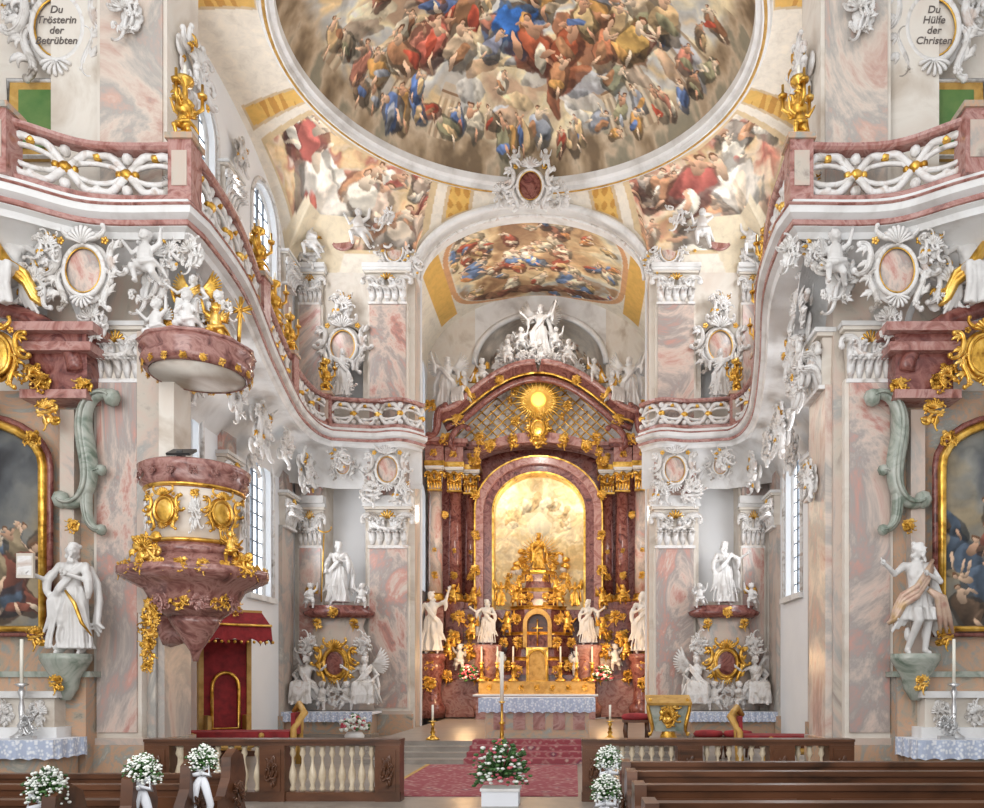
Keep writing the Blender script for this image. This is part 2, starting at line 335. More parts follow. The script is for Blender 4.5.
# ------------------------------------------------------------------ figures
def limb(mb,pts,rad):
    mb.tube(pts,rad,STU,10)
    for p,r in zip(pts,rad): mb.ell(p,r,STU,10)
def hand(mb,e,h,mt,grip=.5):
    d=(Vector(h)-Vector(e)).normalized(); u=d.orthogonal().normalized(); w=d.cross(u); H=Vector(h)
    mb.ell(tuple(H+d*.045),(.042,.042,.05),mt,8)
    for k in range(4):
        b=H+d*.07+u*(.022*(k-1.5)); L=[.065,.078,.072,.055][k]
        mb.tube([tuple(b),tuple(b+d*L*.5+w*.01),tuple(b+d*L*(1-.4*grip)+w*L*.5*grip)],[.013,.012,.009],mt,5)
    b=H+d*.03+u*.035; mb.tube([tuple(b),tuple(b+u*.03+d*.03),tuple(b+u*.035+d*.065)],[.014,.013,.009],mt,5)
def figure(aR,aL,mt=STU,acc=None,robe=1,beard=0,wings=0,seated=0,turn=0,seed=1,knee=.12,halo=0,hair=1,crown=0,vox=.019):
    rr=random.Random(seed); mb=MB(); hx=.05
    limb(mb,[(hx,0,.95),(.0,.01,1.12),(-.01,0,1.32),(0,0,1.40)],[.14,.12,.15,.125])
    for s in(-1,1): mb.ell((s*.12,0,1.40),(.11,.09,.08),STU,10)
    mb.ell((0,-.06,1.28),(.16,.08,.11),STU,10)
    limb(mb,[(0,0,1.42),(0,-.01,1.54)],[.07,.055])
    hc=Vector((0+.04*turn,-.04,1.66)); Rz=Matrix.Rotation(turn*.7,3,'Z')@Matrix.Rotation(.15,3,'Y')
    def hp(x,y,z): return tuple(hc+Rz@Vector((x,y,z)))
    mb.ell(tuple(hc),(.085,.10,.12),STU,14)
    mb.ell(hp(0,-.105,-.015),(.016,.028,.03),STU,8); mb.ell(hp(0,-.088,.035),(.06,.02,.016),STU,8)
    mb.ell(hp(0,-.088,-.08),(.035,.03,.03),STU,8); mb.ell(hp(0,-.098,-.05),(.026,.016,.01),STU,6)
    for s in(-1,1): mb.ell(hp(s*.045,-.075,-.02),(.025,.025,.025),STU,6); mb.ell(hp(s*.088,0,0),(.014,.022,.03),STU,6)
    if hair:
        for i in range(20):
            a=rr.uniform(.1,pi-.1) ; z=rr.uniform(-.13,.12); mb.ell(hp(.09*math.cos(a),.02+.085*math.sin(a),z),(.035,.035,.04),STU,6)
        mb.ell(hp(0,.01,.09),(.08,.09,.05),STU,8)
    if beard:
        for i in range(10): mb.ell(hp(rr.uniform(-.04,.04),-.085+rr.uniform(-.02,.01),-.1-rr.uniform(0,.1)),(.025,.022,.035),STU,6)
    if seated: K=[(-.16,-.42,.86),(.2,-.40,.84)];F=[(-.14,-.36,.40),(.24,-.44,.38)]
    else: K=[(-.12+hx,-knee-.05,.54),(.12+hx,-.03,.52)];F=[(-.16,-.02,.08),(.14,.02,.08)]
    for k,(sx) in enumerate((-1,1)):
        limb(mb,[(sx*.09+hx,0,.93),K[k],F[k]],[.105,.072,.045])
        mb.ell((F[k][0]*.9+K[k][0]*.1,F[k][1]+.01,F[k][2]+(.26)),(.055,.06,.12),STU,8)
        limb(mb,[F[k],(F[k][0]+sx*.02,F[k][1]-.14,F[k][2]-.04)],[.045,.032])
    for sh,(e,h) in (((-.2,0,1.42),aR),((.2,0,1.42),aL)):
        limb(mb,[sh,e,h],[.065,.05,.034])
        if robe==1 and not seated: m_=[(sh[i]+e[i])/2 for i in range(3)]; mb.tube([tuple(m_),tuple(e),(e[0]*1.02,e[1],e[2]-.16),(e[0]*.95,e[1]+.02,e[2]-.28)],[.075,.075,.06,.03],STU,7)
    if robe:
        if seated:
            for i in range(9):
                t=i/8-.5; mb.tube([(t*.45+hx,-.05,1.0),(t*.5+hx,-.42,.95-.03*(i%2)),(t*.55+hx,-.48,.62),(t*.62+hx,-.44-.05*(i%2),.36)],[.06,.065,.055,.045],STU,7)
        else:
            z0=.10 if robe==1 else .55
            mb.lathe([(.28,z0),(.24,z0+.1),(.20,.5 if robe==1 else .7),(.18,.8),(.155,1.02),(.14,1.1)],STU,(hx*.7,-.01,0),36,9,.2,1,.75,seed)
            for i in range(11):
                a=pi+pi*(i+.5)/11; x=math.cos(a); sw=rr.uniform(-.12,.12)
                mb.tube([(.12*x,-.12+.05*abs(x),1.05),(.2*x+sw*.3,-.18+.1*abs(x),.75),(.26*x+sw,-.22+.1*abs(x),z0+.2),(.31*x+sw*.6,-.25+.12*abs(x),z0)],[.016,.024,.028,.03],STU,6)
        for o_ in(0,.07): mb.tube([(.2,-.06,1.46-o_),(.06,-.17,1.28-o_),(-.1,-.19,1.08-o_),(-.22,-.1,.98-o_),(-.16,.1,.95-o_)],[.032,.036,.04,.045,.04],STU,7)
        for k in range(3): mb.tube([(-.2+.03*k,-.1,1.0),(-.30+.05*k,-.12,.85),(-.30+.06*k,-.1,.6),(-.42+.09*k,-.06,.36+.05*k)],[.035,.042,.042,.025],STU,7)
        for k in range(3): mb.tube([(.2,.08+.02*k,1.42),(.3+.02*k,.10,1.15),(.34+.04*k,.12-.05*k,.85),(.28+.06*k,.12-.06*k,.5),(.36+.07*k,.1-.05*k,.3+.06*k)],[.045,.05,.052,.045,.025],STU,7)
    out=remesh(mb,vox,mt)
    hand(out,aR[0],aR[1],mt); hand(out,aL[0],aL[1],mt)
    if wings:
        for s in(-1,1):
            for k in range(11):
                a=.15+k*.15; L=.8-.035*k
                out.tube([(s*.08,.12,1.36),(s*(.12+.3*L*math.cos(a-.6)),.2,1.40+.35*L*math.sin(1.5-a)),(s*(.1+L*math.sin(.3+a)),.24,1.4+L*math.cos(.3+a)*.9)],[.03,.075,.02],acc or mt,5,flat=.3)
    if acc:
        for o_ in(0,.08,.15):
            out.tube([(.22,-.08,1.50-o_),(.07,-.22,1.30-o_),(-.1,-.25,1.06-o_),(-.28,-.16,.94-o_),(-.36,-.1,.74-o_),(-.44-.3*o_,-.06,.5)],[.03,.045,.05,.06,.06,.03],acc,7)
        for k in range(3): out.tube([(.1,-.2,1.02),(.24+.05*k,-.2,.9),(.3+.07*k,-.15,.6),(.34+.1*k,-.08,.35)],[.04,.05,.05,.02],acc,7)
    if halo: out.tube([(.2*math.cos(a),.06,1.72+.2*math.sin(a)) for a in [2*pi*i/20 for i in range(20)]],.012,GOLD,5,closed=True)
    if crown: out.lathe([(.085,1.74),(.09,1.78),(.12,1.86)],GOLD,(0,-.02,0),16,5,.1)
    return out
A_down=((-.33,.02,1.16),(-.30,-.18,.98)); A_out=((-.38,-.08,1.28),(-.58,-.2,1.42)); A_chest=((-.32,-.12,1.16),(-.08,-.24,1.26)); A_up=((-.40,-.05,1.52),(-.50,-.12,1.82)); A_hip=((-.40,.0,1.2),(-.22,-.15,1.02)); A_fw=((-.34,-.1,1.18),(-.42,-.3,1.24))
def ML(a): return tuple((-p[0],p[1],p[2]) for p in a)
ROSEC=mat('rose_gilt_cloak',[(.42,.22,.17),(.58,.42,.32),(.5,.32,.14)],5,0,.4,.2)
STF=mat('statue_white',[(.56,.54,.52),(.77,.76,.75)],2,.3,.4,bump=.1)
F1=figure(A_fw,ML(A_chest),STF,robe=1,beard=1,turn=.6,seed=3)
F1.box(-.62,-.36,-.40,-.35,1.18,1.56,STW); F1.box(-.60,-.38,-.405,-.40,1.22,1.52,ORN)
F1.tube([(.05,-.27,1.0),(.2,-.28,.8),(.3,-.26,.5),(.42,-.2,.3)],[.02,.035,.03,.01],GOLD,6)
F2=figure(A_out,ML(A_chest),STF,acc=ROSEC,robe=2,beard=1,turn=.7,seed=5,knee=.2)
F3=figure(A_chest,ML(A_out),STF,robe=1,beard=1,turn=-.5,seed=8)
F4=figure(A_up,ML(A_down),STF,robe=1,turn=.4,seed=12)
F5=figure(A_out,ML(A_up),STF,robe=1,wings=1,turn=-.3,seed=15)
F6=figure(A_out,ML(A_hip),STF,acc=GOLD,robe=1,wings=1,seated=1,turn=.5,seed=21)
F7=figure(A_chest,ML(A_chest),GOLD,robe=1,turn=.2,seed=25,crown=1,halo=1)
F8=figure(A_down,ML(A_chest),STF,robe=1,beard=1,turn=.6,seed=31); F8.tube([(-.42,-.18,.1),(-.32,-.26,1.95)],.02,GOLD,6); scr(F8,(-.3,2.0),0,.5,14,3,'C',.022,GOLD,y=-.26)
FM=[f.mesh('statue') for f in (F1,F2,F3,F4,F5,F6,F7,F8)]; FR=[f.getraw() for f in (F1,F2,F3,F4,F5,F6,F7,F8)]
def putto(aR,aL,seed,mt=STF,wmat=None):
    rr=random.Random(seed); mb=MB()
    limb(mb,[(0,0,.33),(0,-.02,.45),(0,0,.58)],[.115,.125,.105])
    limb(mb,[(0,0,.6),(0,-.01,.68)],[.06,.05]); hc=(0,-.02,.78)
    mb.ell(hc,(.095,.10,.105),STU,12); mb.ell((0,-.12,.77),(.015,.02,.015),STU,6)
    for s in(-1,1): mb.ell((s*.045,-.085,.75),(.035,.035,.03),STU,6); mb.ell((s*.095,0,.78),(.014,.02,.024),STU,6)
    mb.ell((0,-.1,.715),(.03,.02,.018),STU,6)
    for i in range(14):
        a=rr.uniform(0,2*pi); mb.ell((.075*math.cos(a),.02+.07*math.sin(a),.85+rr.uniform(-.04,.02)),.032,STU,6)
    for s,(k,f) in((-1,((-.14,-.15,.24),(-.12,-.08,.04))),(1,((.12,-.05,.2),(.2,.12,.06)))):
        limb(mb,[(s*.06,0,.32),k,f],[.085,.06,.035]); limb(mb,[f,(f[0],f[1]-.07,f[2]-.015)],[.033,.025])
    for sh,(e,h) in(((-.11,0,.58),aR),((.11,0,.58),aL)): limb(mb,[sh,e,h],[.05,.04,.028])
    mb.tube([(-.16,-.08,.36),(0,-.13,.32),(.14,-.06,.38),(.22,.08,.3),(.3,.1,.16)],[.03,.05,.05,.04,.02],STU,6)
    out=remesh(mb,.014,mt)
    for (e,h) in(aR,aL):
        d=(Vector(h)-Vector(e)).normalized();u=d.orthogonal().normalized();H=Vector(h)
        out.ell(tuple(H+d*.02),.026,mt,6)
        for k in range(4): out.tube([tuple(H+d*.03+u*.011*(k-1.5)),tuple(H+d*.07+u*.014*(k-1.5))],[.008,.006],mt,4)
        out.tube([tuple(H+d*.015+u*.02),tuple(H+d*.035+u*.045)],[.009,.006],mt,4)
    for s in(-1,1):
        for k in range(6):
            L=.3-.02*k;a=.4+k*.25
            out.tube([(s*.03,.08,.55),(s*(.03+L*.6*math.sin(a)),.13,.57+L*.6*math.cos(a)),(s*(.03+L*math.sin(a)),.14,.55+L*math.cos(a))],[.015,.035,.01],wmat or mt,4,flat=.4)
    return out
PA=((-.2,-.04,.5),(-.26,-.16,.6)); PB=((-.22,0,.66),(-.26,-.05,.84)); PC=((-.16,-.1,.46),(-.04,-.17,.5))
PU=[putto(PA,ML(PB),1),putto(PB,ML(PC),2,wmat=GOLD),putto(PC,ML(PA),4)]
PUM=[p.mesh('putto') for p in PU]; PUR=[p.getraw() for p in PU]
PUG=[putto(PB,ML(PA),6,GOLD)]; PUGR=[p.getraw() for p in PUG]
# ------------------------------------------------------------------ shell
def arcpts(cx,z,w,h,n=20): return [(cx+w*math.cos(pi-pi*i/n),z+h*math.sin(pi-pi*i/n)) for i in range(n+1)]
def wall_x(mb,x,th,y0,y1,z0,z1,ops,mt):
    ys=sorted({y0,y1,*[o[0]-o[1] for o in ops],*[o[0]+o[1] for o in ops]}); zs=sorted({z0,z1,*[o[2] for o in ops],*[o[3]+o[4] for o in ops]})
    for i in range(len(ys)-1):
        for j in range(len(zs)-1):
            yc=(ys[i]+ys[i+1])/2;zc=(zs[j]+zs[j+1])/2
            if any(abs(yc-o[0])<o[1] and o[2]<zc<o[3]+o[4] for o in ops): continue
            a,b_,c,d=ys[i],ys[i+1],zs[j],zs[j+1]
            mb.add([(x,a,c),(x,b_,c),(x,b_,d),(x,a,d)],[(0,1,2,3)],mt)
    for yc,hw,zb,zsp,rise in ops:
        A=arcpts(yc,zsp,hw,rise,16)
        for i in range(16):
            p,q=A[i],A[i+1]; top=zsp+rise
            mb.add([(x,p[0],p[1]),(x,q[0],q[1]),(x,q[0],top),(x,p[0],top)],[(0,1,2,3)],mt)
        loop=[(yc-hw,zb)]+A+[(yc+hw,zb),(yc-hw,zb)]
        for i in range(len(loop)-1):
            p,q=loop[i],loop[i+1]
            mb.add([(x,p[0],p[1]),(x,q[0],q[1]),(x+th,q[0],q[1]),(x+th,p[0],p[1])],[(0,1,2,3)],mt)
def window(x,yc,hw,zb,zsp,rise,name,s):
    mb=MB(); mb.T=MIR[s]
    A=arcpts(yc,zsp,hw,rise,16); loop=[(yc-hw,zb)]+A+[(yc+hw,zb)]
    mb.add([(x,p[0],p[1]) for p in loop],[tuple(range(len(loop)))],GLASS)
    mb.tube([(x-.06,p[0],p[1]) for p in loop],.08,STU,4,closed=True)
    n=3 if hw>.6 else 2
    for k in range(1,n+1):
        y=yc-hw+2*hw*k/(n+1); t=(y-yc)/hw; mb.tube([(x-.04,y,zb),(x-.04,y,zsp+rise*math.sqrt(max(0,1-t*t)))],.04 if k!=2 else .06,LEADM,4)
    z=zb+.4
    while z<zsp+rise-.15:
        w=hw if z<zsp else hw*math.sqrt(max(0,1-((z-zsp)/rise)**2)); mb.tube([(x-.04,yc-w,z),(x-.04,yc+w,z)],.03,LEADM,4); z+=.42
    mb.obj(name)
XW=8.0; YF=27.0; PY=15.5
wn=1
for s,nm in((-1,'left'),(1,'right')):
    mb=MB(); mb.T=MIR[s]
    ops=[(19.3,.8,5.0,8.3,.7),(24.0,.85,4.4,8.0,.7),(20.2,.8,13.4,15.9,.8),(24.4,.95,12.9,15.9,.95)]
    wall_x(mb,XW,.45,PY-.1,YF,0,18.6,ops,WALLM)
    for (yc,hw,zb,zs_,ri) in ops:
        L=[(yc-hw-.12,zb)]+arcpts(yc,zs_,hw+.12,ri+.12,16)+[(yc+hw+.12,zb)]; mb.tube([(XW-.03,p[0],p[1]) for p in L],.06,ORN,5)
        mb.box(XW-.15,XW,yc-hw-.2,yc+hw+.2,zb-.18,zb-.02,STU)
    mb.obj('wall_'+nm)
    for o in ops: window(XW+.3,*o,'window_%d'%wn,s); wn+=1
    mb=MB(); mb.T=MIR[s]
    mb.box(6.1,12,14.9,15.3,0,20,STW)
    mb.box(6.1,8.05,14.4,PY,0,9.6,PALE); mb.box(5.85,8.05,14.5,PY,9.6,16.5,STW)
    mb.obj('wall_nave_'+nm)
    mb=MB(); mb.T=MIR[s]; mb.box(11.6,12,2,15,0,20,WALLM); mb.obj('wall_outer_'+nm)
mb=MB()
A=arcpts(0,15.5,3.95,2.35,32)
for i in range(32):
    p,q=A[i],A[i+1]; mb.add([(p[0],YF,p[1]),(q[0],YF,q[1]),(q[0],YF,19),(p[0],YF,19)],[(0,1,2,3)],STW)
for s in(-1,1):
    mb.T=MIR[s]
    nb=[(6.3,.68,4.5,8.3,.68),(6.3,.6,11.2,13.2,.6)]
    T0=mb.T; mb.T=T0@Matrix(((0,1,0,0),(1,0,0,0),(0,0,1,0),(0,0,0,1)))
    wall_x(mb,YF,.9,3.95,XW,0,19,nb,STW); mb.T=T0
    mb.box(3.9,8,YF+.9,YF+1,0,16,WALLM)
    mb.box(3.95,4.6,YF+.02,YF+1.0,0,15.5,PALE)
mb.T=MIR[1]
mb.band(arcpts(0,15.5,3.95,2.35,32),arcpts(0,15.5,3.97,2.37,32),YF,YF+1.0,STU)
mb.obj('wall_back')
mb=MB()
for w,y,rr_,mt_ in((3.95,YF-.12,.13,STU),(4.25,YF-.1,.07,STU),(3.8,YF+.3,.06,ORN)):
    mb.tube([(p[0],y,p[1]) for p in arcpts(0,15.5,w,2.35+(w-3.95),36)],rr_,mt_,6)
mb.obj('trim_1')
CH=MB()
for s in(-1,1):
    CH.T=MIR[s]; ops=[(32.6,.55,5.5,9.3,.5),(32.6,.5,11.5,14.3,.5)]
    wall_x(CH,4.75,.5,YF+.9,34.2,0,16,ops,WALLM)
    CH.box(4.5,4.75,29.5,31.2,9.6,14.6,PINK)
    for o in ops: window(5.1,*o,'window_%d'%wn,s); wn+=1
CH.T=MIR[1]; CH.obj('wall_chancel')
n,m_=320,240
TH=np.linspace(pi,0,n)[:,None]+np.zeros((1,m_)); YY=np.linspace(YF,33.8,m_)[None,:]+np.zeros((n,1))
X=4.75*np.cos(TH);Z=14.9+3.1*np.sin(TH)
col,bl=paint(X,-YY,5,60,(-3.1,3.1,-33.6,-28),.6,light=1.02,pal=[(.50,.34,.22),(.70,.52,.34),(.86,.72,.50),(.90,.82,.64),(.70,.70,.66),(.60,.44,.30)],rob=[(.66,.26,.18),(.78,.46,.24),(.86,.68,.42),(.50,.28,.20),(.34,.44,.62),(.88,.80,.66),(.84,.74,.58)])
bl.fig(-.2,-30.7,.8,(.22,.42,.78)); bl.fig(-.4,-30.3,.45,(.95,.9,.8))
for k in range(13): bl(-2.8+.45*k,-33.0,.35,.25,.2,[(.42,.22,.16),(.32,.20,.14),(.5,.32,.22)][k%3],1)
reg=(np.abs(X)/3.25)**2.6+(np.abs(YY-30.6)/3.0)**4
base=np.stack([np.full(X.shape,c) for c in(.86,.82,.74)],-1)
gb=(np.abs(np.abs(X)-3.75)<.33)&(YY>28)&(YY<33.2); base[gb]=(.80,.58,.24)
mk=np.clip((1-reg)*14,0,1)[...,None]; rim=(np.abs(reg-1.07)<.08); col=base*(1-mk)+col*mk; col[rim]=(.74,.50,.32)
grid('ceiling_chancel_vault',np.stack([X,YY,Z],-1),col)
mb=MB(); A=arcpts(0,15.1,2.75,2.1,24)
for i in range(24):
    p,q=A[i],A[i+1]; mb.add([(p[0],33.6,p[1]),(q[0],33.6,q[1]),(q[0],33.6,18.4),(p[0],33.6,18.4)],[(0,1,2,3)],STU)
for s in(-1,1): mb.T=MIR[s]; mb.box(2.75,4.8,33.6,34,0,18.4,STW)
mb.T=MIR[1]; mb.tube([(p[0],33.5,p[1]) for p in A],.13,STU,6)
mb.obj('wall_apse_front')
n,m_=120,90
TH=np.linspace(0,pi,n)[:,None]+np.zeros((1,m_)); q=np.linspace(0,1,m_)[None,:]+np.zeros((n,1))
hz=np.where(q<.6,q/.6*15.1,15.1+2.1*np.sin((q-.6)/.4*pi/2)); rr_=np.where(q<.6,1,np.cos(np.clip((q-.6)/.4,0,1)*pi/2))
X=2.75*rr_*np.cos(TH);Y=33.6+2.4*rr_*np.sin(TH)
col,_=paint(TH*2,hz,8,34,(0.6,5.6,13.4,16.6),.45,pal=[(.66,.60,.54),(.78,.72,.66),(.84,.80,.74),(.86,.84,.78)],rob=[(.72,.62,.52),(.62,.62,.60),(.76,.6,.5)])
grid('wall_apse',np.stack([X,Y,hz],-1),col)
# ---- dome
CY=20.7;RX=6.0;RY=5.6;ZR=18.3
n,m_=1300,260
TH=np.linspace(0,2*pi,n)[:,None]+np.zeros((1,m_)); q=np.linspace(1,0.02,m_)[None,:]+np.zeros((n,1))
X=RX*q*np.cos(TH);Y=CY+RY*q*np.sin(TH);Z=ZR+2.6*(1-q**2)**.65
DROB=[(.70,.26,.18),(.34,.44,.66),(.82,.58,.30),(.90,.84,.72),(.56,.36,.24),(.56,.54,.40),(.82,.50,.40),(.60,.62,.66),(.88,.72,.50),(.62,.42,.28),(.78,.68,.54)]
col,bl=paint(X,-Y,2,0,(-4.4,4.4,-23.0,-20),.7,sc=.5,rob=DROB,pal=[(.70,.56,.44),(.80,.70,.56),(.92,.82,.62),(.94,.88,.72),(.76,.76,.74),(.72,.68,.62),(.90,.76,.54),(.76,.60,.46)])
rr2=random.Random(4)
nzq=fbm(X*1.6,Y*1.6,4); edge=fbm(TH*5,q*4,77)
ground=np.clip((q-.88-.10*(edge-.5))*22,0,1)[...,None]
gc=np.stack([np.interp(fbm(TH*9,q*12,31),[.3,.45,.6,.7],c) for c in((.36,.54,.70,.48),(.29,.45,.61,.45),(.21,.34,.50,.37))],-1)
col[:]=col*(1-ground)+gc*ground
THw=TH+.05*(edge-.5)
for (tc_,w_,q0,nc_) in[(.42,.10,.74,3),(.80,.08,.68,3),(1.02,.04,.78,2),(2.10,.06,.78,3),(2.38,.08,.72,3),(2.86,.06,.70,2)]:
    u=(THw-tc_)/w_; sel=(np.abs(u)<1)&(q>q0)&(q<.94); ph=(u+1)/2*nc_; fr=ph-np.floor(ph)
    colm=(fr>.22)&(fr<.78); sh=.6+.45*np.sin(np.clip((fr-.22)/.56,0,1)*pi*.8)
    for k,(c1,c2) in enumerate(((.74,.52),(.65,.42),(.52,.32))):
        cc=np.where(colm,c1*sh+.05,c2*(.7+.6*nzq)); col[...,k]=np.where(sel,cc*.75+col[...,k]*.25,col[...,k])
    ent=(np.abs(u)<1.12)&(q>q0-.05)&(q<q0+.012); col[ent]=col[ent]*.3+np.array((.70,.60,.48))*.7
    ent=(np.abs(u)<1.12)&(q>q0-.016)&(q<q0-.006); col[ent]=(.46,.34,.24)
for k in range(34):
    a=rr2.uniform(.2,2.95);qq=rr2.uniform(.45,.84);x,y=RX*qq*math.cos(a),-(CY+RY*qq*math.sin(a)); bl(x,y,rr2.uniform(.4,.85),rr2.uniform(.16,.32),rr2.uniform(-.6,.6),rr2.choice([(.96,.90,.74),(.84,.82,.78),(.94,.80,.58),(.74,.64,.54),(.70,.72,.76),(.80,.62,.46)]),1,.8)
for (x,y,a,b_,an,c) in [(.35,23.6,.9,.55,-.2,(.58,.28,.18)),(1.0,24.1,.5,.7,-.3,(.52,.25,.16)),(1.4,23.2,.8,.45,-.9,(.64,.36,.22)),(.8,24.8,.22,.5,.2,(.46,.22,.14)),(1.5,24.1,.5,.22,.6,(.60,.32,.2)),(-.3,22.8,.9,.5,.3,(.34,.44,.66)),(-2.6,23.0,1.1,.5,.4,(.74,.46,.34)),(2.6,23.0,1.0,.45,-.4,(.72,.48,.32))]:
    bl(x,-y,a,b_,an,c,1,.85)
for k in range(34):
    a=.16+k*.084+rr2.uniform(-.03,.03); qq=rr2.uniform(.82,.93); bl.fig(RX*qq*math.cos(a),-(CY+RY*qq*math.sin(a)),rr2.uniform(.35,.55),rr2.choice(DROB+[(.60,.48,.36),(.50,.40,.30)]))
for k in range(26):
    bl.fig(rr2.uniform(-4.4,4.4),-rr2.uniform(21.2,23.2),rr2.uniform(.5,.85),rr2.choice(DROB))
for (x,y,s_,c) in [(-.3,22.7,1.15,(.20,.44,.84)),(-.1,22.1,.7,(.96,.94,.86)),(.35,23.5,.95,(.66,.30,.19)),(1.1,23.4,.85,(.62,.28,.17)),(.9,24.2,.7,(.70,.46,.30)),(-2.7,23.1,.85,(.84,.40,.32)),(-1.9,23.3,.75,(.94,.80,.64)),(-3.5,23.1,.75,(.74,.50,.34)),(2.2,23.2,.8,(.82,.48,.32)),(3.1,22.9,.8,(.86,.66,.34)),(-1.0,23.4,.6,(.60,.62,.72)),(1.7,22.6,.7,(.88,.74,.50)),(-3.3,24.0,.5,(.30,.42,.68)),(-.8,24.4,.42,(.92,.86,.74)),(2.6,23.9,.55,(.56,.56,.44))]:
    bl.fig(x,-y,s_,c)
grid('ceiling_dome',np.stack([X,Y,Z],-1),col,gam=1.75)
mb=MB(); ring=[(RX*math.cos(2*pi*i/120),CY+RY*math.sin(2*pi*i/120)) for i in range(120)]
mb.sweep(ring,[(.02,18.35),(0,18.15),(-.12,18.1),(-.16,17.98),(-.34,17.98),(-.40,18.12),(-.6,18.14),(-.6,18.3)],STU,closed=True)
mb.sweep(ring,[(-.20,17.975),(-.24,17.94),(-.28,17.975)],GOLDD,closed=True)
mb.obj('trim_2')
n,m_=1300,110
def bnd(th):
    c,s_=np.cos(th),np.sin(th); k=1/np.maximum(np.abs(c)/XW,np.abs(s_)/6.3); x=k*c; y=k*s_
    far=np.abs(s_)/6.3>=np.abs(c)/XW
    zf=15.6+2.35*np.sqrt(np.clip(1-(x/3.95)**2,0,1)); zs=15.6+2.3*np.sqrt(np.clip(1-(y/5.4)**2,0,1))
    return x,y+CY,np.where(far,zf,zs)
th1=np.linspace(0,2*pi,n); bx,by,bz=bnd(th1)
t=np.linspace(0,1,m_)[None,:]
rx_,ry_=(RX+.4)*np.cos(th1),CY+(RY+.25)*np.sin(th1)
X=bx[:,None]*(1-t)+rx_[:,None]*t;Y=by[:,None]*(1-t)+ry_[:,None]*t;Z=bz[:,None]+(18.12-bz[:,None])*(1-(1-t)**1.5)
col=np.stack([np.full(X.shape,c) for c in(.86,.81,.73)],-1)
tt=t+np.zeros_like(X)
U_=th1[:,None]*7+0*tt; V_=tt*3.4
PROB=[(.66,.30,.25),(.76,.50,.34),(.92,.87,.78),(.66,.38,.30),(.88,.78,.66),(.8,.68,.58),(.62,.56,.5)]
fc,fb=paint(U_,V_,17,0,(0,1,0,1),.8,sc=.6,rob=PROB,pal=[(.62,.28,.24),(.78,.48,.38),(.88,.76,.62),(.84,.68,.46),(.68,.38,.30),(.88,.82,.74)])
for c0 in(.62,2.52):
    for k in range(22):
        fb.fig((c0+rr2.uniform(-.45,.45))*7,rr2.uniform(.5,3.0),rr2.uniform(.6,1.05),rr2.choice(PROB))
    fb(c0*7,2.2,.5,.35,.3,(.94,.90,.82),1); fb.fig(c0*7,1.7,1.4,(.94,.88,.80)); fb.fig((c0+.15)*7,2.3,1.2,(.70,.30,.26))
dx=np.abs(X);dy=np.abs(Y-CY)
dg=np.arctan2(dy/6.3,dx/XW); dd=np.abs(dg-pi/4)
f=(dd<.34)&(tt>.16)&(tt<.93); e=(dd<.37)&(tt>.13)&(tt<.96)
g=(dd>.43)&(dd<.52)&(tt>.12)&(tt<.97); ge=(dd>.415)&(dd<.535)&(tt>.09)&(tt<.985); col[ge]=(.72,.60,.44); col[g]=(.80,.58,.24)
dia=(np.sin(X*11+Z*11)*np.sin(X*11-Z*11)>.2)&g; col[dia]=(.66,.42,.15)
col[e]=(.76,.64,.46); col[f]=fc[f]
ins=(dd<.10)&(tt<.4); col[ins]=(.82,.74,.60)
grid('ceiling_pendentives',np.stack([X,Y,Z],-1),col)
mb=MB(); mb.box(-12,12,0,40,21.6,21.8,STU); mb.obj('ceiling_roof')
mb=MB(); mb.box(-12,12,-3,34,-.1,0,FLOORM); mb.obj('floor')
mb=MB()
for i in range(4): mb.box(-3.4,4.0,17.6+.5*i,30,.1*i,.1*(i+1),FLOORM)
mb.obj('chancel_steps')
mb=MB()
for i in range(4): mb.box(-1.0,1.6,17.57+.5*i,18.1+.5*i,.1*i+.005,.1*(i+1)+.015,CARPET)
mb.obj('stair_carpet')
mb=MB(); mb.box(-1.7,1.5,12.7,17.4,.0,.015,CARPET)
mb.box(-1.78,-1.7,12.7,17.4,0,.02,GOLDD); mb.obj('aisle_carpet')
# ------------------------------------------------------------------ gallery
def cat(P,k=8):
    out=[];P=[P[0]]+P+[P[-1]]
    for i in range(1,len(P)-2):
        for j in range(k):
            t=j/k;a,b_,c,d=[Vector(p) for p in P[i-1:i+3]]
            out.append(tuple(.5*((2*b_)+(c-a)*t+(2*a-5*b_+4*c-d)*t*t+(3*b_-a-3*c+d)*t**3)))
    out.append(tuple(P[-2])); return out
pA=cat([(10.8,12.3),(9.4,12.5),(8.0,13.2),(6.9,13.85),(5.35,13.9)],6); pB=cat([(5.3,14.0),(5.45,16.2),(6.2,19.8),(6.85,23.5),(6.9,25.4),(6.6,26.2)],7); pC=cat([(6.6,26.2),(5.2,26.45),(4.3,26.3),(3.7,26.9)],5)
def resample(path,ds):
    L=[0]
    for i in range(1,len(path)): L.append(L[-1]+(Vector(path[i])-Vector(path[i-1])).length)
    n=max(2,int(L[-1]/ds)); out=[]
    for k in range(n+1):
        s_=L[-1]*k/n; i=max(j for j in range(len(L)) if L[j]<=s_+1e-9); i=min(i,len(L)-2); t=(s_-L[i])/max(1e-9,L[i+1]-L[i]); out.append((path[i][0]*(1-t)+path[i+1][0]*t,path[i][1]*(1-t)+path[i+1][1]*t))
    return out,L[-1]
